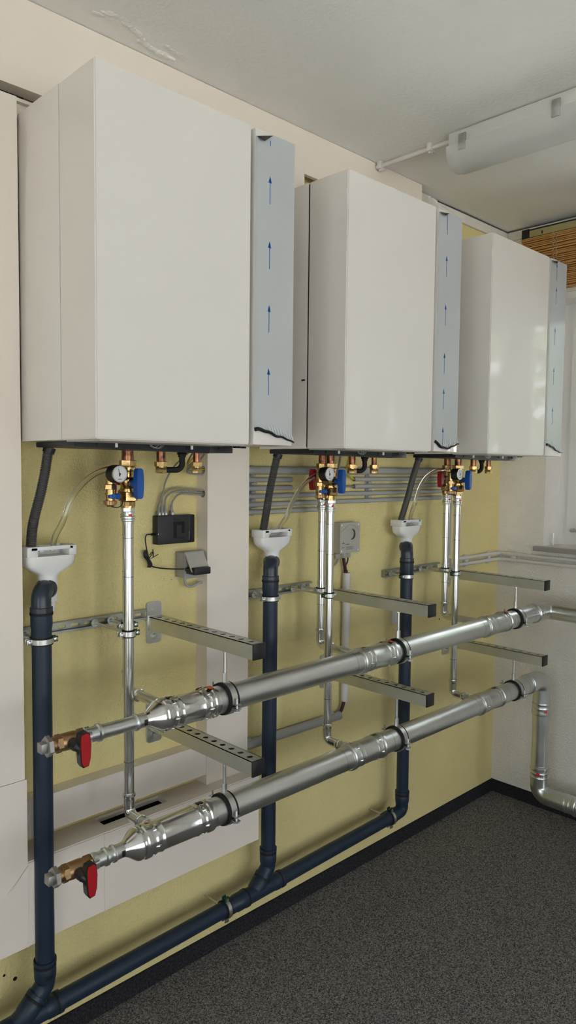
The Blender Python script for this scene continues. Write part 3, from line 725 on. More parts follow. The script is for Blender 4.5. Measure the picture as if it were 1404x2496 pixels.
# end valves with red levers
def end_valve(z, x1, label):
    t = thing('drain_valve', label, 'valve', (x1-.06, MY, z), 'red lever valves on the manifold ends'); x = x1
    m = MB(); m.lathe((x-.088, MY, z), (1, 0, 0), [(0, .0165), (.010, .0165), (.010, .019), (.014, .019)], 24)
    m.hexa((x-.076, MY, z), (1, 0, 0), [(0, .019), (.001, .0215), (.013, .0215), (.014, .020)], (0, .3, 1))
    m.lathe((x-.063, MY, z), (1, 0, 0), [(0, .0185), (.003, .0198), (.012, .0205), (.034, .0205), (.043, .0185), (.045, .0185)], 28)
    m.hexa((x-.020, MY, z), (1, 0, 0), [(0, .0185), (.001, .0215), (.017, .0215), (.018, .02)], (0, .3, 1)); m.cyl((x-.042, MY, z), (x-.042, MY-.028, z), .0105, 16)
    obj('valve_body', m, 'bronze', t)
    m = MB(); m.hexa((x-.099, MY, z), (1, 0, 0), [(0, .0215), (.001, .0245), (.011, .0245), (.012, .0225)], (0, .2, 1))
    m.box(x-.114, x-.098, MY-.0115, MY+.0115, z-.0115, z+.0115, .0015); m.cyl((x-.09, MY, z), (x-.08, MY, z), .0155, 20)
    obj('plug', m, 'dull_iron', t)
    # lever
    hx = x-.042; m = MB(); m.lathe((hx, MY-.022, z), (0, -1, 0), [(0, .0135), (.010, .0145), (.022, .012), (.028, .009)], 20)
    mt = frame((hx, MY-.058, z), (1, 0, 0), (0, 0, 1))
    ol = [(-.010, .030), (.006, .033), (.0135, .026), (.0165, 0), (.0150, -.030), (.010, -.048), (-.004, -.050), (-.010, -.040), (-.0125, -.010), (-.013, .018)]
    m.prism([(u+.010, v) for u, v in ol], -.018, mt)
    m.sweep([(hx-.004, MY-.040, z), (hx+.004, MY-.048, z-.006), (hx+.010, MY-.050, z-.030)], [.012, .0115, .008], 14)
    l = obj('lever', m, 'black', t, 40)
    m = MB(); m.prism([(u*.84+.0105, v*.93-.0005) for u, v in ol], .003, frame((hx, MY-.0575, z), (1, 0, 0), (0, 0, 1)))
    obj('grip', m, 'red', l, 40)
end_valve(ZU, .036, 'bronze end valve with red lever on the higher manifold pipe')
end_valve(ZL, .050, 'bronze end valve with red lever on the lower manifold pipe')

# ================================================================ cantilever brackets
BRX = (.465, 1.253, 2.083)
def bracket(x, z, label):
    t = thing('cantilever_bracket', label, 'bracket', (x, 0, z), 'cantilever brackets'); h = .0205
    m = MB(); hs = [circ(0, -.035-.0385*k, .0085, 14) for k in range(12)]
    m.plate(rect(-h, h, -.49, -.006), hs, -.002, frame((x, 0, z+h), (1, 0, 0), (0, 1, 0)))
    m.box(x-h, x-h+.002, -.49, -.006, z-h, z+h); m.box(x+h-.002, x+h, -.49, -.006, z-h, z+h); m.box(x-h+.002, x+h-.002, -.49, -.006, z-h, z-h+.002)
    obj('arm', m, 'strut', t, 0)
    obj('wall_plate', MB().plate(rrect(-.027, .027, -.065, .065, .010), [], .006, frame((x, 0, z), (1, 0, 0), (0, 0, 1))), 'zinc', t)
    obj('weld', MB().box(x-.0235, x+.0235, -.009, -.0055, z-.0235, z+.0235, .001), 'zinc', t)
    for dz in (.042, -.042):
        m = MB(); m.cyl((x, -.006, z+dz), (x, -.0078, z+dz), .0125, 24); m.hexa((x, -.0078, z+dz), (0, -1, 0), [(0, .0085), (.0055, .0085), (.0062, .0075)]); m.cyl((x, -.013, z+dz), (x, -.0165, z+dz), .0048, 14)
        obj('bolt', m, 'zinc', t)
    obj('end_cap', MB().box(x-.0215, x+.0215, -.4945, -.489, z-.0215, z+.0215, .0012), 'black', t)
bl_ = ('beside the boxed column', 'beside the white conduit', 'next to the window wall')
for i, x in enumerate(BRX):
    bracket(x, (1.174, 1.179, 1.177)[i], 'upper perforated steel bracket arm with black end cap '+bl_[i])
    bracket(x, (.860, .871, .858)[i], 'lower perforated steel bracket arm with black end cap '+bl_[i])
def hanger(x, z, zb, label):
    t = thing('pipe_hanger', label, 'pipe clamp', (x, MY, z), 'hangers of the manifold pipes')
    obj('threaded_rod', MB().cyl((x, MY, z+PR+.012), (x, MY, zb), .0048, 14), 'zinc', t)
    obj('hex_nut', MB().hexa((x, MY, zb-.0005), (0, 0, -1), [(0, .008), (.006, .008)]), 'zinc', t)
    obj('coupling_nut', MB().hexa((x, MY, z+PR+.034), (0, 0, -1), [(0, .0078), (.026, .0078)]), 'zinc', t)
    obj('rubber_lining', MB().ring((x, MY, z), (1, 0, 0), PR+.0002, PR+.0062, .034, 48), 'rubber', t)
    obj('band', MB().ring((x, MY, z), (1, 0, 0), PR+.0062, PR+.0082, .019, 48, .1, 2*PI-.1, (0, -1, -.25)), 'zinc', t)
    for s in (-1, 1):
        c = Vector((x, MY+s*(PR+.0145), z-.012*(-s if s > 0 else 1)))
        m = MB(); m.box(x-.009, x+.009, c.y-.008, c.y+.008, c.z+.005, c.z+.0075); m.box(x-.009, x+.009, c.y-.008, c.y+.008, c.z-.0075, c.z-.005)
        obj('flange', m, 'zinc', t, 0)
        m = MB(); m.cyl((x, c.y, c.z-.016), (x, c.y, c.z+.022), .0028, 12); m.lathe((x, c.y, c.z-.012), (0, 0, 1), [(-.004, .004), (-.002, .0085), (0, .0085), (.001, .005)], 16)
        obj('clamp_screw', m, 'white_metal' if s < 0 else 'zinc', t)
for i, x in enumerate(BRX):
    hanger(x, ZU, (1.174, 1.179, 1.177)[i]-.0205, 'rubber-lined pipe hanger on the higher manifold '+bl_[i])
    hanger(x, ZL, (.860, .871, .858)[i]-.0205, 'rubber-lined pipe hanger on the lower manifold '+bl_[i])

# ================================================================ riser pipes
def riser(x, y, z, label):
    t = thing('riser_pipe', label, 'pipe', (x, y, z), 'thin riser pipes'); R = .014
    obj('pipe', MB().cyl((x, y, 1.515), (x, y, z+.045), R, 32), 'chrome', t)
    m = MB(); m.hexa((x, y, 1.549), (0, 0, -1), [(0, .0165), (.001, .0182), (.012, .0182), (.013, .017)], (1, .3, 0)); m.lathe((x, y, 1.537), (0, 0, -1), [(0, .0165), (.008, .0150), (.012, .0155), (.014, .0185), (.018, .0185), (.020, .0165), (.022, .0188), (.025, .0188), (.027, .0158), (.036, .0150)], 28)
    obj('press_adapter', m, 'galv', t)
    m = MB(); small_press(m, (x, y, z+.062), (0, 0, -1), R, .02); m.sweep(fillet([(x, y, z+.045), (x, y, z), (x, y-.045, z)], .030, 12), R+.0012, 28); small_press(m, (x, y-.062, z), (0, 1, 0), R, .02)
    obj('elbow', m, 'chrome', t)
    obj('branch_pipe', MB().cyl((x, y-.045, z), (x, MY+PR+.012, z), R, 28), 'galv', t)
    for zz in (1.36, 1.515-.05, z+.15): obj('insertion_mark', MB().ring((x, y, zz), (0, 0, 1), R, R+.0002, .0012, 28), 'label_black', t)
    obj('label_patch', MB().lathe((x, y, 1.523), (0, 0, 1), [(0, .0162), (.007, .0162)], 6, False, -.5, .1, (0, -1, 0)), 'label_red', t)
for i in range(3):
    riser(*RF[i], ZL, 'chrome riser pipe from the blue valve under '+where[i])
    riser(*RB[i], ZU, 'chrome riser pipe from the red valve under '+where[i])

# ================================================================ drain pipes
DRAIN = [(.043, -.118), (.866, -.104), (1.632, -.104)]
FUN = [(.080, -.080), (.903, -.070), (1.668, -.070)]
RD = .025; DY = -.108
def dz(x): return .196+.018*(x-.0)             # slope of the floor drain
def socket_prof(L=.06): return [(0, RD+.0006), (0, RD+.0045), (.010, RD+.0048), (.012, RD+.0030), (.018, RD+.0030), (.020, RD+.0040), (L-.012, RD+.0034), (L, RD+.0005)]
def socket(name, parent, o, axis, L=.06):
    s = obj(name, MB().lathe(o, axis, socket_prof(L), 36), 'drain_blue', parent)
    obj('seal_ring', MB().ring(Vector(o)+Vector(axis).normalized()*.015, axis, RD+.002, RD+.0038, .006, 36), 'rubber', s); return s
dn = ('beside the tall white panel', 'beside the white boxed column', 'left of the window wall corner')
for i, (x, y) in enumerate(DRAIN):
    zb = dz(x)
    t = thing('drain_pipe', 'dark blue plastic drain pipe '+dn[i], 'pipe', (x, y, 0), 'dark blue upright drain pipes')
    zl = .345 if i < 2 else .31
    ztop = 1.285
    obj('pipe', MB().cyl((x, y, zl-.03), (x, y, ztop-.04), RD, 36), 'drain_blue', t)
    # top socket and elbow towards the siphon funnel
    obj('socket', MB().lathe((x, y, ztop), (0, 0, -1), [(0, RD+.0035), (.010, RD+.0035), (.011, RD+.0025), (.040, RD+.0028), (.050, RD+.001), (.075, RD+.001), (.08, RD)], 36), 'drain_blue', t)
    fx, fy = FUN[i]; d = Vector((fx-x, fy-y, 0)); L = d.length; d.normalize(); ze = ztop+.048
    m = MB(); m.sweep(fillet([(x, y, ztop-.01), (x, y, ze), Vector((x, y, ze))+d*(L+.0)], .034, 14), RD, 36)
    eo = Vector((x, y, ze))+d*.030
    m.lathe(eo, d, [(0, RD), (.0005, RD+.002), (.006, RD+.0035), (.013, RD+.0035), (.014, RD)], 36)
    m.lathe((x, y, ztop), (0, 0, 1), [(-.004, RD+.0038), (.006, RD+.0038), (.007, RD)], 36)
    e = obj('elbow', m, 'drain_elbow', t)
    obj('seal_ring', MB().ring((x, y, ztop-.010), (0, 0, 1), RD+.002, RD+.0045, .007, 36), 'rubber', t)
    # bottom: 45 degree bend
    if i < 2:
        s = socket('socket', t, (x, y, zl), (0, 0, -1), .06)
        zk = zl-.07
        q = Vector((-1, 0, -1)).normalized(); yb = y
        p1 = Vector((x, y, zk)); p2 = p1+q*.055
        m = MB(); m.sweep(fillet([(x, y, zl-.045), p1, p2], .05, 8), RD+.0008, 36)
        obj('bend', m, 'drain_blue', t)
    else:
        s = socket('socket', t, (x, y, zl), (0, 0, -1), .055)
        m = MB(); m.sweep(fillet([(x, y, zl-.04), (x, y, dz(x)), (x-.07, y, dz(x-.07))], .045, 12), RD+.0008, 36); obj('bend', m, 'drain_blue', t)
tm = thing('floor_drain_pipe', 'dark blue plastic drain pipe running along the wall above the floor', 'pipe', (.5, DY, .2))
xs_ = [-.9, .0, .79, DRAIN[2][0]-.055]
obj('pipe', MB().sweep([(-1.5, DY, dz(-1.5)), (DRAIN[2][0]-.04, DY, dz(DRAIN[2][0]))], RD, 36), 'drain_blue', tm)
for i in (0, 1):                                   # Y branches
    x, y = DRAIN[i]; zl = .345; zk = zl-.07; q = Vector((-1, 0, -1)).normalized(); p2 = Vector((x, y, zk))+q*.028
    # foot of the branch on the main axis
    k = (p2.z-dz(p2.x))/1.0; foot = Vector((p2.x-k, DY, dz(p2.x-k)))
    yb = MB(); yb.sweep([p2+q*.055, foot], RD+.0012, 36)
    b = obj('branch', yb, 'drain_blue', tm); socket('socket', b, p2, q, .065)
    s1 = socket('socket', tm, (foot.x+.125, DY, dz(foot.x+.125)), (-1, 0, -.018), .05)
    obj('branch_body', MB().sweep([(foot.x+.1, DY, dz(foot.x+.1)), (foot.x-.05, DY, dz(foot.x-.05))], RD+.0014, 36), 'drain_blue', tm)
    s2 = obj('socket', MB().lathe((foot.x-.042, DY, dz(foot.x-.042)), (-1, 0, -.018), [(0, RD+.0045), (.012, RD+.0045), (.013, RD+.0035), (.045, RD+.0035), (.048, RD+.0015), (.075, RD+.0015), (.078, RD)], 36), 'drain_blue', tm)
    obj('seal_ring', MB().ring((foot.x-.044, DY, dz(foot.x-.044)), (1, 0, .018), RD+.003, RD+.0050, .006, 36), 'rubber', s2)
x3 = DRAIN[2][0]
s3 = socket('socket', tm, (x3-.060, DRAIN[2][1], dz(x3-.06)), (-1, 0, 0), .06)
# moulded size mark near the socket
obj('print_mark', MB().lathe((DRAIN[0][0], DRAIN[0][1], .312), (0, 0, -1), [(0, RD+.0041), (.011, RD+.0041)], 8, False, -.25, .45, (0, -1, 0)), 'label_black', tm)

# siphon funnels ---------------------------------------------------
def funnel(x, y, label):
    t = thing('drain_funnel', label, 'funnel', (x, y, 1.36), 'white siphon funnels')
    W, D = .069, .030; z0 = 1.417; m = MB()
    secs = [(1.4205, W, D, .4), (1.408, W, D, .4), (1.395, W*.95, D*.98, .45), (1.382, W*.72, D*.92, .6), (1.374, W*.50, D*.85, .8), (1.366, .027, .0255, 1.), (1.330, .0245, .0245, 1.), (1.300, .0245, .0245, 1.), (1.298, .019, .019, 1.), (1.270, .0185, .0185, 1.)]
    n = 40; vs = []; fs = []
    for z, a, b, e in secs:
        for k in range(n):
            th = 2*PI*k/n; c, s_ = math.cos(th), math.sin(th)
            vs.append((x+a*math.copysign(abs(c)**e, c), y+b*math.copysign(abs(s_)**e, s_), z))
    for i in range(len(secs)-1):
        for k in range(n): fs.append((i*n+k, i*n+(k+1) % n, (i+1)*n+(k+1) % n, (i+1)*n+k))
    fs.append(tuple(range(n))); fs.append(tuple((len(secs)-1)*n+k for k in range(n)))
    m.add(vs, fs)
    zt = 1.447; wl = -W; wr = W
    m.box(x-W, x-W+.030, y-D, y+D, 1.42, zt, .003); m.box(x+W-.022, x+W, y-D, y+D, 1.42, zt, .003)
    m.box(x-W+.004, x+W-.004, y+D-.006, y+D, 1.42, zt-.001); m.box(x-W+.01, x+W-.01, y-D, y-D+.006, zt-.0105, zt, .0015)
    obj('body', m, 'white_plastic', t, 40)
    m = MB(); m.cyl((x-.020, y-.006, 1.447), (x-.020, y-.006, 1.431), .0085, 14)
    for xx in (x+.010, x+.020): m.cyl((xx, y-.008, 1.447), (xx, y-.008, 1.432), .0022, 8); m.cyl((xx, y-.008, 1.434), (xx, y-.008, 1.4325), .0045, 10)
    obj('inner_guide', m, 'white_metal', t)
for i in range(3): funnel(*FUN[i], 'white plastic siphon funnel on the drain pipe '+dn[i])
# corrugated hoses -------------------------------------------------
H1 = [[(.064, -.122, 1.692), (.057, -.118, 1.641), (.048, -.112, 1.588), (.036, -.10, 1.525), (.033, -.09, 1.483), (.034, -.080, 1.43)],
      [(.874, -.122, 1.692), (.862, -.115, 1.629), (.857, -.105, 1.574), (.857, -.09, 1.506), (.859, -.070, 1.43)],
      [(1.671, -.122, 1.692), (1.650, -.115, 1.629), (1.634, -.10, 1.54), (1.625, -.070, 1.43)]]
for i, pts in enumerate(H1):
    S = spline(pts, 40); L = sum((S[k+1]-S[k]).length for k in range(len(S)-1)); N = int(L/.0011); R_ = []; Q = []
    acc = 0; idx = 0
    for k in range(N+1):
        tgt = L*k/N
        while idx < len(S)-2 and acc+(S[idx+1]-S[idx]).length < tgt: acc += (S[idx+1]-S[idx]).length; idx += 1
        f = (tgt-acc)/(S[idx+1]-S[idx]).length; Q.append(S[idx].lerp(S[idx+1], f)); R_.append(.0132 if (k//2) % 2 else .0112)
    if i == 2: R_ = [.0125]*len(R_)
    tag(obj('condensate_hose', MB().sweep(Q, R_, 20), 'hose_grey', smooth=60), 'dark grey condensate hose hanging from '+where[i], 'hose', 'dark grey condensate hoses')
H2 = [[(.095, -.08, 1.43), (.092, -.10, 1.47), (.098, -.13, 1.51), (.115, -.14, 1.565), (.143, -.14, 1.603), (.182, -.14, 1.633), (.235, -.13, 1.650), (.285, -.125, 1.652)],
      [(.925, -.07, 1.43), (.915, -.10, 1.46), (.913, -.13, 1.49), (.932, -.13, 1.527), (.966, -.13, 1.575), (1.016, -.13, 1.614), (1.075, -.125, 1.636)],
      [(1.69, -.07, 1.43), (1.660, -.10, 1.47), (1.644, -.13, 1.52), (1.668, -.13, 1.573), (1.715, -.13, 1.622), (1.787, -.13, 1.65), (1.86, -.125, 1.655)]]
for i, pts in enumerate(H2):
    S = spline(pts, 10)
    m = MB().sweep(S, .0078, 18, False); n0 = len(m.f); m.sweep(S, .0056, 18, False); m.f[n0:] = [f[::-1] for f in m.f[n0:]]
    me = obj('clear_hose', m, 'clear'); tag(me, 'clear plastic hose curving up under '+where[i], 'hose', 'clear overflow hoses')

# ================================================================ wall rails and pipe clamps
def wall_rail(x0, x1, z, label):
    t = thing('mounting_rail', label, 'rail', (x0, 0, z), 'slotted mounting rails'); L = x1-x0; k = int(L/.042)
    m = MB(); sl = [rrect(x0+.012+.042*i, x0+.012+.042*i+.026, -.0045, .0045, .0044, 3) for i in range(k)]
    m.plate(rect(x0, x1, -.0135, .0135), sl, .002, frame((0, -.0025, z), (1, 0, 0), (0, 0, 1)))
    m.box(x0, x1, -.019, -.0005, z+.0135, z+.0155); m.box(x0, x1, -.019, -.0005, z-.0155, z-.0135)
    m.box(x0, x1, -.019, -.0175, z+.0085, z+.0135); m.box(x0, x1, -.019, -.0175, z-.0135, z-.0085)
    obj('channel', m, 'rail_zinc', t, 0)
    obj('end_plate', MB().box(x0-.001, x0, -.0192, -.0004, z-.0158, z+.0158), 'rail_zinc', t, 0)
wall_rail(.005, .432, 1.205, 'slotted steel wall rail behind the pipes of the first boiler')
wall_rail(.812, 1.16, 1.217, 'slotted steel wall rail running from the white boxed column')
wall_rail(1.598, 2.0, 1.218, 'slotted steel wall rail behind the pipes next to the window wall')
def v_clamp(x, y, z, R, label, group, lock, y0=-.02):
    t = thing('pipe_clamp', label, 'pipe clamp', (x, y, z), group)
    obj('rubber_lining', MB().ring((x, y, z), (0, 0, 1), R+.0002, R+.004, .020, 36), 'rubber', t)
    obj('band', MB().ring((x, y, z), (0, 0, 1), R+.004, R+.0055, .013, 36, .15, 2*PI-.15, (1, 0, 0)), 'zinc', t)
    for s in (-1, 1):
        m = MB(); cx = x+s*(R+.010); m.box(cx-.007, cx+.007, y-.0075, y-.005, z-.0075, z+.0075, .001); m.box(cx-.007, cx+.007, y+.005, y+.0075, z-.0075, z+.0075, .001)
        obj('lug', m, 'green' if s == lock else 'zinc', t)
        m = MB(); m.lathe((cx, y-.0075, z), (0, -1, 0), [(0, .0055), (.002, .005), (.003, .003)], 14); m.cyl((cx, y-.007, z), (cx, y+.016, z), .0025, 10)
        obj('clamp_screw', m, 'zinc', t)
    m = MB(); m.cyl((x, y+R+.005, z), (x, y0, z), .004, 12); m.hexa((x, y+R+.004, z), (0, 1, 0), [(0, .0068), (.014, .0068)])
    r = obj('threaded_rod', m, 'zinc', t)
    m = MB(); m.cyl((x, y0-.001, z), (x, y0-.003, z), .0115, 22); m.hexa((x, y0-.003, z), (0, -1, 0), [(0, .0065), (.005, .0065)])
    obj('washer', m, 'zinc', r)
for i in range(3):
    zr = (1.205, 1.217, 1.218)[i]
    v_clamp(*DRAIN[i], zr-.001, RD, 'wide rubber-lined clamp holding the drain pipe '+dn[i], 'clamps of the drain pipes', 1 if i == 0 else (-1 if i == 2 else 0))
    v_clamp(*RF[i], zr, .014, 'small long-rod clamp on the blue valve riser of '+where[i], 'clamps of the riser pipes', 1 if i == 0 else -1)
    v_clamp(*RB[i], zr, .014, 'small short-rod clamp on the red valve riser of '+where[i], 'clamps of the riser pipes', 1)
def h_clamp(x, label, lock):
    z = dz(x); t = thing('floor_pipe_clamp', label, 'pipe clamp', (x, DY, z), 'clamps of the floor drain')
    obj('rubber_lining', MB().ring((x, DY, z), (1, 0, 0), RD+.0002, RD+.0045, .021, 36), 'rubber', t)
    obj('band', MB().ring((x, DY, z), (1, 0, 0), RD+.0045, RD+.006, .013, 36, .15, 2*PI-.15), 'zinc', t)
    for s in (1, -1):
        c = z+s*(RD+.010); m = MB(); m.box(x-.008, x+.008, DY-.0085, DY-.0055, c-.008, c+.008, .001); m.box(x-.008, x+.008, DY+.0055, DY+.0085, c-.008, c+.008, .001)
        if s == 1: m.box(x-.0085, x+.0085, DY-.011, DY-.003, c-.009, c+.009, .003)
        obj('lug', m, lock if s == 1 else 'zinc', t)
        m = MB(); m.cyl((x, DY-.013, c), (x, DY+.016, c), .0026, 10); m.cyl((x, DY-.0135, c), (x, DY-.0105, c), .005, 14); obj('clamp_screw', m, 'zinc', t)
    obj('threaded_rod', MB().cyl((x, DY+RD+.005, z), (x, .0, z), .004, 12).hexa((x, DY+RD+.005, z), (0, 1, 0), [(0, .0062), (.02, .0062)]), 'zinc', t)
h_clamp(.672, 'metal clamp with green lock on the floor drain by the first branch', 'green')
h_clamp(1.545, 'metal clamp with dark lock on the floor drain by its end bend', 'black')

# ================================================================ conduits on the yellow wall
CZ = [(1.647, .0145, .812, 2.0), (1.614, .009, .812, 1.05), (1.585, .009, .812, 1.05), (1.557, .009, .812, 2.0), (1.528, .009, .812, 2.0), (1.502, .009, .812, 1.19)]
extra = [(1.614, .009, 1.397, 2.0), (1.585, .009, 1.397, 2.0)]
nm = ('thick topmost', 'second from the top', 'third from the top', 'fourth from the top', 'fifth from the top', 'lowest short')
for k, (z, r, x0, x1) in enumerate(CZ+extra):
    m = MB(); m.lathe((x0, -r-.004, z), (1, 0, 0), [(.0, r), (x1-x0, r), (x1-x0, r-.0015), (x1-x0-.05, r-.0015)], 20, False) if k < 6 else m.lathe((x1, -r-.004, z), (-1, 0, 0), [(.0, r), (x1-x0, r), (x1-x0, r-.0015), (x1-x0-.05, r-.0015)], 20, False)
    lab = ('grey wall conduit, %s in the row beside the column' % nm[k]) if k < 6 else ('open-ended grey conduit behind the blue valve handle, %s' % ('with the yellow wire' if k == 6 else 'just below the yellow wire'))
    tag(obj('cable_conduit', m, 'conduit'), lab, 'conduit', 'grey conduits on the wall')
for x, zs, who in ((.862, [1.631, 1.600, 1.571, 1.543, 1.515], 'near the boxed column'), (1.49, [1.631, 1.600, 1.571, 1.543], 'right of the grey socket box')):
    m = MB()
    z1 = 1.664; z0 = zs[-1]-.026
    m.box(x-.012, x+.012, -.007, -.0005, z0, z1)
    for z in zs: m.box(x-.010, x+.010, -.020, -.006, z-.003, z+.003, .001)
    tag(obj('conduit_clip_strip', m, 'conduit'), 'grey clip strip holding the wall conduits '+who, 'clip', 'conduit clips')
tag(obj('earth_wire', MB().sweep(spline([(1.43, -.013, 1.614), (1.395, -.014, 1.615), (1.36, -.02, 1.628), (1.33, -.03, 1.65), (1.31, -.06, 1.70)]), .0035, 8), 'cable_yellow'), 'yellow wire coming out of an open conduit', 'wire')
tag(obj('black_wire', MB().sweep(spline([(1.43, -.013, 1.585), (1.37, -.016, 1.586), (1.28, -.03, 1.60), (1.25, -.07, 1.70)]), .004, 8), 'cable_grey'), 'grey wire coming out of the lower open conduit', 'wire')
# pair of conduits round the corner
for k, z in enumerate((1.237, 1.208)):
    m = MB(); m.sweep(fillet([(2.13, -.014, z), (XR-.014, -.014, z), (XR-.014, -3.0, z)], .02, 8), .0095, 18)
    tag(obj('corner_conduit', m, 'conduit_white'), ('upper' if k == 0 else 'lower')+' of two pale conduits turning the corner under the window sill', 'conduit', 'pale corner conduits')
for nm_, b in (('near the corner', (2.42, 2.445)), ('behind the risers', (2.215, 2.24))):
    tag(obj('conduit_saddle', MB().box(b[0], b[1], -.016, 0, 1.193, 1.252, .002), 'conduit_white'), 'pale saddle holding the corner conduits '+nm_, 'clip', 'corner conduit saddles')
tag(obj('conduit_saddle', MB().box(XR-.018, XR, -.105, -.08, 1.193, 1.252, .002), 'conduit_white'), 'pale saddle holding the corner conduits on the window wall', 'clip', 'corner conduit saddles')
tag(obj('upright_conduit', MB().cyl((2.075, -.012, 1.26), (2.075, -.012, 1.62), .0095, 18), 'conduit'), 'grey upright conduit behind the risers next to the window wall', 'conduit')

# grey socket box --------------------------------------------------
jb = thing('socket_box', 'grey square socket box with a round dark socket on the yellow wall', 'socket', (1.33, 0, 1.39))
JX0, JX1, JZ0, JZ1, JY = 1.283, 1.398, 1.330, 1.446, -.045
obj('back_box', MB().box(JX0, JX1, JY+.008, 0, JZ0, JZ1, .003), 'box_grey', jb)
fc = MB().plate(rrect(JX0-.001, JX1+.001, JZ0-.001, JZ1+.001, .005), [circ(1.352, 1.401, .0215, 32)], .010, frame((0, JY+.009, 0), (1, 0, 0), (0, 0, 1)))
fo = obj('face_plate', fc, 'box_grey', jb)
m = MB(); m.lathe((1.352, JY+.008, 1.401), (0, -1, 0), [(-.014, .019), (0, .021), (.0085, .0212)], 32, False); m.cyl((1.352, JY+.022, 1.401), (1.352, JY+.02, 1.401), .0205, 32)
obj('socket_well', m, 'socket_dark', fo)
m = MB()
for s in (-1, 1): m.cyl((1.352+s*.0095, JY+.0202, 1.401), (1.352+s*.0095, JY+.0192, 1.401), .0035, 12)
obj('socket_hole', m, 'dark', fo)
for xx in (JX0+.008, JX1-.008):
    for zz in (JZ0+.008, JZ1-.008): obj('face_screw', MB().lathe((xx, JY-.001, zz), (0, -1, 0), [(0, .0042), (.0015, .0036), (.002, .001)], 14), 'white_metal', fo)
pts = [(JX0+.006+.103*k/12, JY-.0012, 1.413+.0255*math.sin(PI*min(1, max(0, (k/12-.05)/1.0)))) for k in range(13)]
obj('moulded_arc', MB().sweep(pts, .0022, 8), 'box_grey', fo)
m = MB(); YT = JY-.0013
for s, txt, sz, xx, zz in ((0, 'n', .007, 1.301, 1.374), (0, 'nelkt', .0085, 1.294, 1.366), (0, 'SCHUKO', .0052, 1.316, 1.3615), (0, 'geprueft', .0042, 1.294, 1.3505)):
    put_text(m, txt, sz, frame((xx, YT, zz), (1, 0, 0), (0, 0, 1)))
for k in range(4): m.prism(rect(1.318, 1.361-.004*(k % 2), 1.3525-.0034*k, 1.3538-.0034*k), .0003, frame((0, YT, 0), (1, 0, 0), (0, 0, 1)))
obj('printed_text', m, 'print_grey', fo, 0)
for xx, rr in ((1.300, .0115), (1.332, .0125), (1.360, .0105)):
    m = MB(); m.lathe((xx, -.020, JZ0), (0, 0, -1), [(0, rr*.95), (.005, rr*.95), (.005, rr*.8), (.007, rr*.8)], 18); m.hexa((xx, -.020, JZ0-.007), (0, 0, -1), [(0, rr), (.012, rr), (.016, rr*.75)])
    obj('cable_gland', m, 'box_grey', jb)
tag(obj('side_cable', MB().sweep(spline([(1.300, -.020, 1.318), (1.298, -.020, 1.300), (1.285, -.018, 1.284), (1.262, -.014, 1.276)]), .0042, 10), 'cable_grey'), 'short grey cable curving out of the socket box', 'cable')
tag(obj('supply_cable', MB().sweep(spline([(1.332, -.020, 1.315), (1.338, -.021, 1.285), (1.347, -.022, 1.245), (1.348, -.022, 1.22), (1.348, -.022, .80), (1.348, -.022, .745), (1.334, -.022, .705), (1.305, -.022, .682)]), .0065, 12), 'cable_maroon'), 'thick dark red cable between the socket box and conduit', 'cable')
tag(obj('black_supply_cable', MB().sweep(spline([(1.360, -.020, 1.315), (1.357, -.020, 1.29), (1.347, -.013, 1.262), (1.349, -.013, 1.22), (1.356, -.013, .80), (1.358, -.013, .745), (1.350, -.011, .70), (1.31, -.010, .672)]), .003, 10), 'cable_black'), 'thin black cable beside the dark red one', 'cable')
m = MB(); m.lathe((1.352, -.020, .735), (0, 0, 1), [(.05, .0135), (0, .0135), (0, .0155), (.512, .0155), (.512, .0135), (.45, .0135)], 22, False)
tag(obj('white_conduit', m, 'conduit_white'), 'white upright conduit below the grey socket box', 'conduit')
m = MB(); m.lathe((.812, -.022, .690), (1, 0, -.012), [(0, .017), (.508, .017), (.508, .0145), (.46, .0145)], 22, False)
tag(obj('low_conduit', m, 'conduit'), 'grey conduit running from the boxed column to the bent red cable', 'conduit')
for x, z in ((.84, .690), (1.27, .6845)):
    tag(obj('low_conduit_clip', MB().box(x-.011, x+.011, -.03, 0, z+.012, z+.024, .002), 'conduit'), 'grey clip on the low conduit near '+('the boxed column' if x < 1 else 'the bent red cable'), 'clip')
so = thing('wall_outlet', 'small white outlet plate on the wall behind a drain pipe', 'outlet', (1.695, 0, 1.02))
obj('plate', MB().box(1.668, 1.722, -.010, 0, .992, 1.05, .003), 'conduit_white', so); obj('button', MB().box(1.678, 1.712, -.013, -.009, 1.002, 1.04, .002), 'white_plastic', so)

# network box ------------------------------------------------------
nb = thing('network_switch', 'black network switch box with grey patch cables on the wall', 'network switch', (.53, 0, 1.46))
obj('housing', MB().box(.462, .602, -.030, -.002, 1.417, 1.506, .0025), 'switch_black', nb)
obj('side_band', MB().box(.5795, .6015, -.0304, -.029, 1.419, 1.504, .0006), 'black_gloss', nb)
m = MB(); mt = frame((0, -.0301, 0), (1, 0, 0), (0, 0, 1))
m.prism([(.5205, 1.486), (.5625, 1.486), (.5625, 1.450), (.551, 1.450), (.551, 1.474), (.532, 1.474), (.532, 1.434), (.5205, 1.434)], .0005, mt)
put_text(m, 'level', .013, frame((.521, -.0302, 1.489), (1, 0, 0), (0, 0, 1))); put_text(m, 'one', .016, frame((.537, -.0302, 1.431), (1, 0, 0), (0, 0, 1)))
obj('logo', m, 'logo_black', nb, 0)
m = MB(); put_text(m, '10/100 SWITCH', .0042, frame((.5815, -.0307, 1.425), (0, 0, 1), (-1, 0, 0))); obj('printed_text', m, 'grey_plastic', nb, 0)
obj('status_light', MB().box(.4635, .465, -.0308, -.029, 1.448, 1.452), 'contact', nb, 0)
plug_x = [.4745, .4865, .4985, .523]
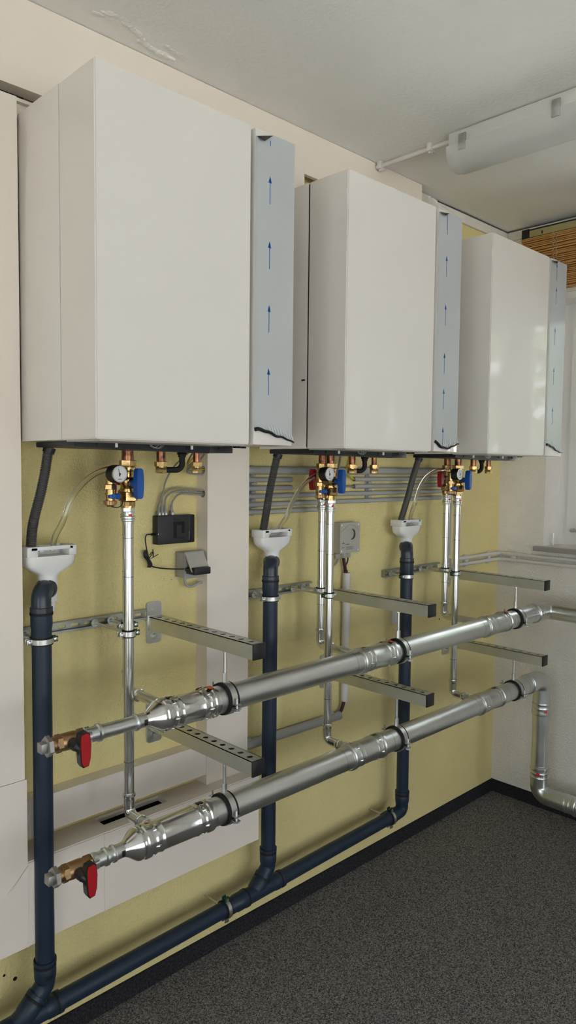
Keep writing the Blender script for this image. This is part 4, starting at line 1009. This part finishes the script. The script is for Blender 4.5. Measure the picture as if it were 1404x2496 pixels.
ends = [[(.488, -.020, 1.575), (.494, -.025, 1.61), (.506, -.05, 1.655), (.515, -.12, 1.703)], [(.490, -.016, 1.566), (.520, -.018, 1.588), (.575, -.028, 1.588), (.66, -.034, 1.578)],
        [(.502, -.018, 1.562), (.530, -.022, 1.579), (.58, -.030, 1.578), (.66, -.031, 1.570)], [(.527, -.020, 1.552), (.548, -.024, 1.571), (.588, -.031, 1.571), (.66, -.028, 1.566)]]
desc = ('going up into the boiler', 'arching highest into the column hole', 'in the middle arching into the column hole', 'shortest one into the column hole')
for k, x in enumerate(plug_x):
    pc = thing('patch_cable', 'grey patch cable plugged into the network switch, '+desc[k], 'cable', (x, -.016, 1.506), 'grey patch cables')
    m = MB(); m.sweep(spline([(x, -.016, 1.535)]+ends[k], 10), .0027, 10); obj('lead', m, 'cable_grey', pc)
    m = MB(); m.box(x-.0052, x+.0052, -.0225, -.0095, 1.5065, 1.519, .001); m.lathe((x, -.016, 1.519), (0, 0, 1), [(0, .005), (.003, .005), (.003, .0038), (.005, .0038), (.005, .0046), (.008, .0046), (.008, .0036), (.011, .0036), (.011, .0042), (.014, .0042), (.020, .0028)], 14); obj('boot', m, 'cable_grey', pc)
    obj('contact', MB().box(x-.003, x+.003, -.0235, -.0222, 1.507, 1.512).box(x-.0015, x+.0015, -.0235, -.0222, 1.512, 1.515), 'contact', pc, 0)
pw = thing('power_cable', 'thin black power cord bundled beside the network switch', 'cord', (.43, -.02, 1.39))
m = MB(); m.cyl((.462, -.016, 1.449), (.448, -.016, 1.449), .0036, 12); m.sweep(spline([(.450, -.016, 1.449), (.432, -.016, 1.449), (.426, -.017, 1.438), (.428, -.018, 1.415), (.432, -.018, 1.395)]), .002, 8)
m.sweep(spline([(.442, -.018, 1.356), (.455, -.018, 1.349), (.48, -.020, 1.343), (.51, -.03, 1.339), (.545, -.052, 1.338)]), .002, 8)
obj('cord', m, 'cable_black', pw)
m = MB()
for k in range(6):
    ph = k*1.05; ox, oy = .0045*math.cos(ph), .004*math.sin(ph)
    m.sweep(spline([(.426+ox, -.018+oy, 1.403), (.428+ox*1.6, -.018+oy*1.3, 1.385), (.436+ox, -.018+oy, 1.372), (.442+ox*1.4, -.018+oy, 1.357), (.438+ox, -.018+oy, 1.349)]), .0022, 8)
m.sweep(spline([(.436, -.022, 1.378), (.446, -.024, 1.390), (.445, -.024, 1.396), (.438, -.023, 1.388)]), .0015, 8); obj('bundle', m, 'cable_black', pw)
m = MB(); m.sweep([(.440, -.024, 1.376), (.455, -.026, 1.383), (.466, -.028, 1.389)], .0011, 6); m.sweep([(.448, -.026, 1.380), (.4485, -.026, 1.393), (.446, -.026, 1.405)], .0016, 6); obj('twist_tie', m, 'cable_black', pw)
ss = thing('wall_socket', 'grey wall socket with its hinged lid open beside the column', 'socket', (.58, 0, 1.35))
obj('back_box', MB().box(.548, .620, -.046, 0, 1.308, 1.388, .003), 'grey_plastic', ss)
m = MB(); m.plate(rrect(.546, .622, 1.306, 1.390, .004), [circ(.584, 1.346, .024, 24)], .006, frame((0, -.046, 0), (1, 0, 0), (0, 0, 1))); m.cyl((.584, -.036, 1.346), (.584, -.034, 1.346), .025, 24)
obj('front_frame', m, 'grey_plastic', ss)
Lm = frame((.548, -.054, 1.386), (1, 0, 0), Vector((0, -.52, -.85)))
obj('hinged_lid', MB().plate(rrect(0, .072, 0, .064, .004), [], .003, Lm), 'box_grey', ss)
m = MB(); m.box(.552, .615, -.098, -.052, 1.322, 1.344, .003); m.cyl((.553, -.07, 1.337), (.540, -.064, 1.338), .0045, 12); m.cyl((.584, -.06, 1.34), (.584, -.036, 1.345), .015, 18)
tag(obj('power_adapter', m, 'black'), 'black plug-in power adapter under the open socket lid', 'power adapter')
tag(obj('socket_cable', MB().sweep(spline([(.565, -.028, 1.311), (.566, -.028, 1.294), (.576, -.028, 1.279), (.598, -.028, 1.276), (.62, -.026, 1.283), (.648, -.026, 1.284)]), .0045, 12), 'grey_plastic'), 'grey cable looping from the open wall socket to the column', 'cable')
# boiler control cables into the upper column hole
for k in range(4):
    zc = 1.656-.0075*k
    m = MB().sweep(spline([(.525+.012*k, -.15, 1.716), (.535+.010*k, -.11, 1.700-.006*k), (.555, -.055, zc+.010), (.60, -.033, zc+.001), (.66, -.031, zc)]), .003, 8)
    tag(obj('control_cable', m, ('cable_yellow' if k == 1 else 'cable_grey')), ('topmost grey control cable', 'yellow control wire', 'third grey control cable', 'lowest grey control cable')[k]+' entering the upper hole of the column', 'cable', 'control cables to the column hole')

# drilled holes and nicks in the yellow wall ------------------------
k = 0
for x, z, r in ((.012, .242, .006), (-.018, .266, .004), (2.03, .965, .004), (2.02, .905, .004), (.535, 1.300, .0014), (.505, 1.305, .0011)):
    m = MB().lathe((x, .0005, z), (0, -1, 0), [(0, r), (.0007, r), (.0009, 0)], 10); obj('drill_hole', m, 'dark', bpy.data.objects['wall_back'])
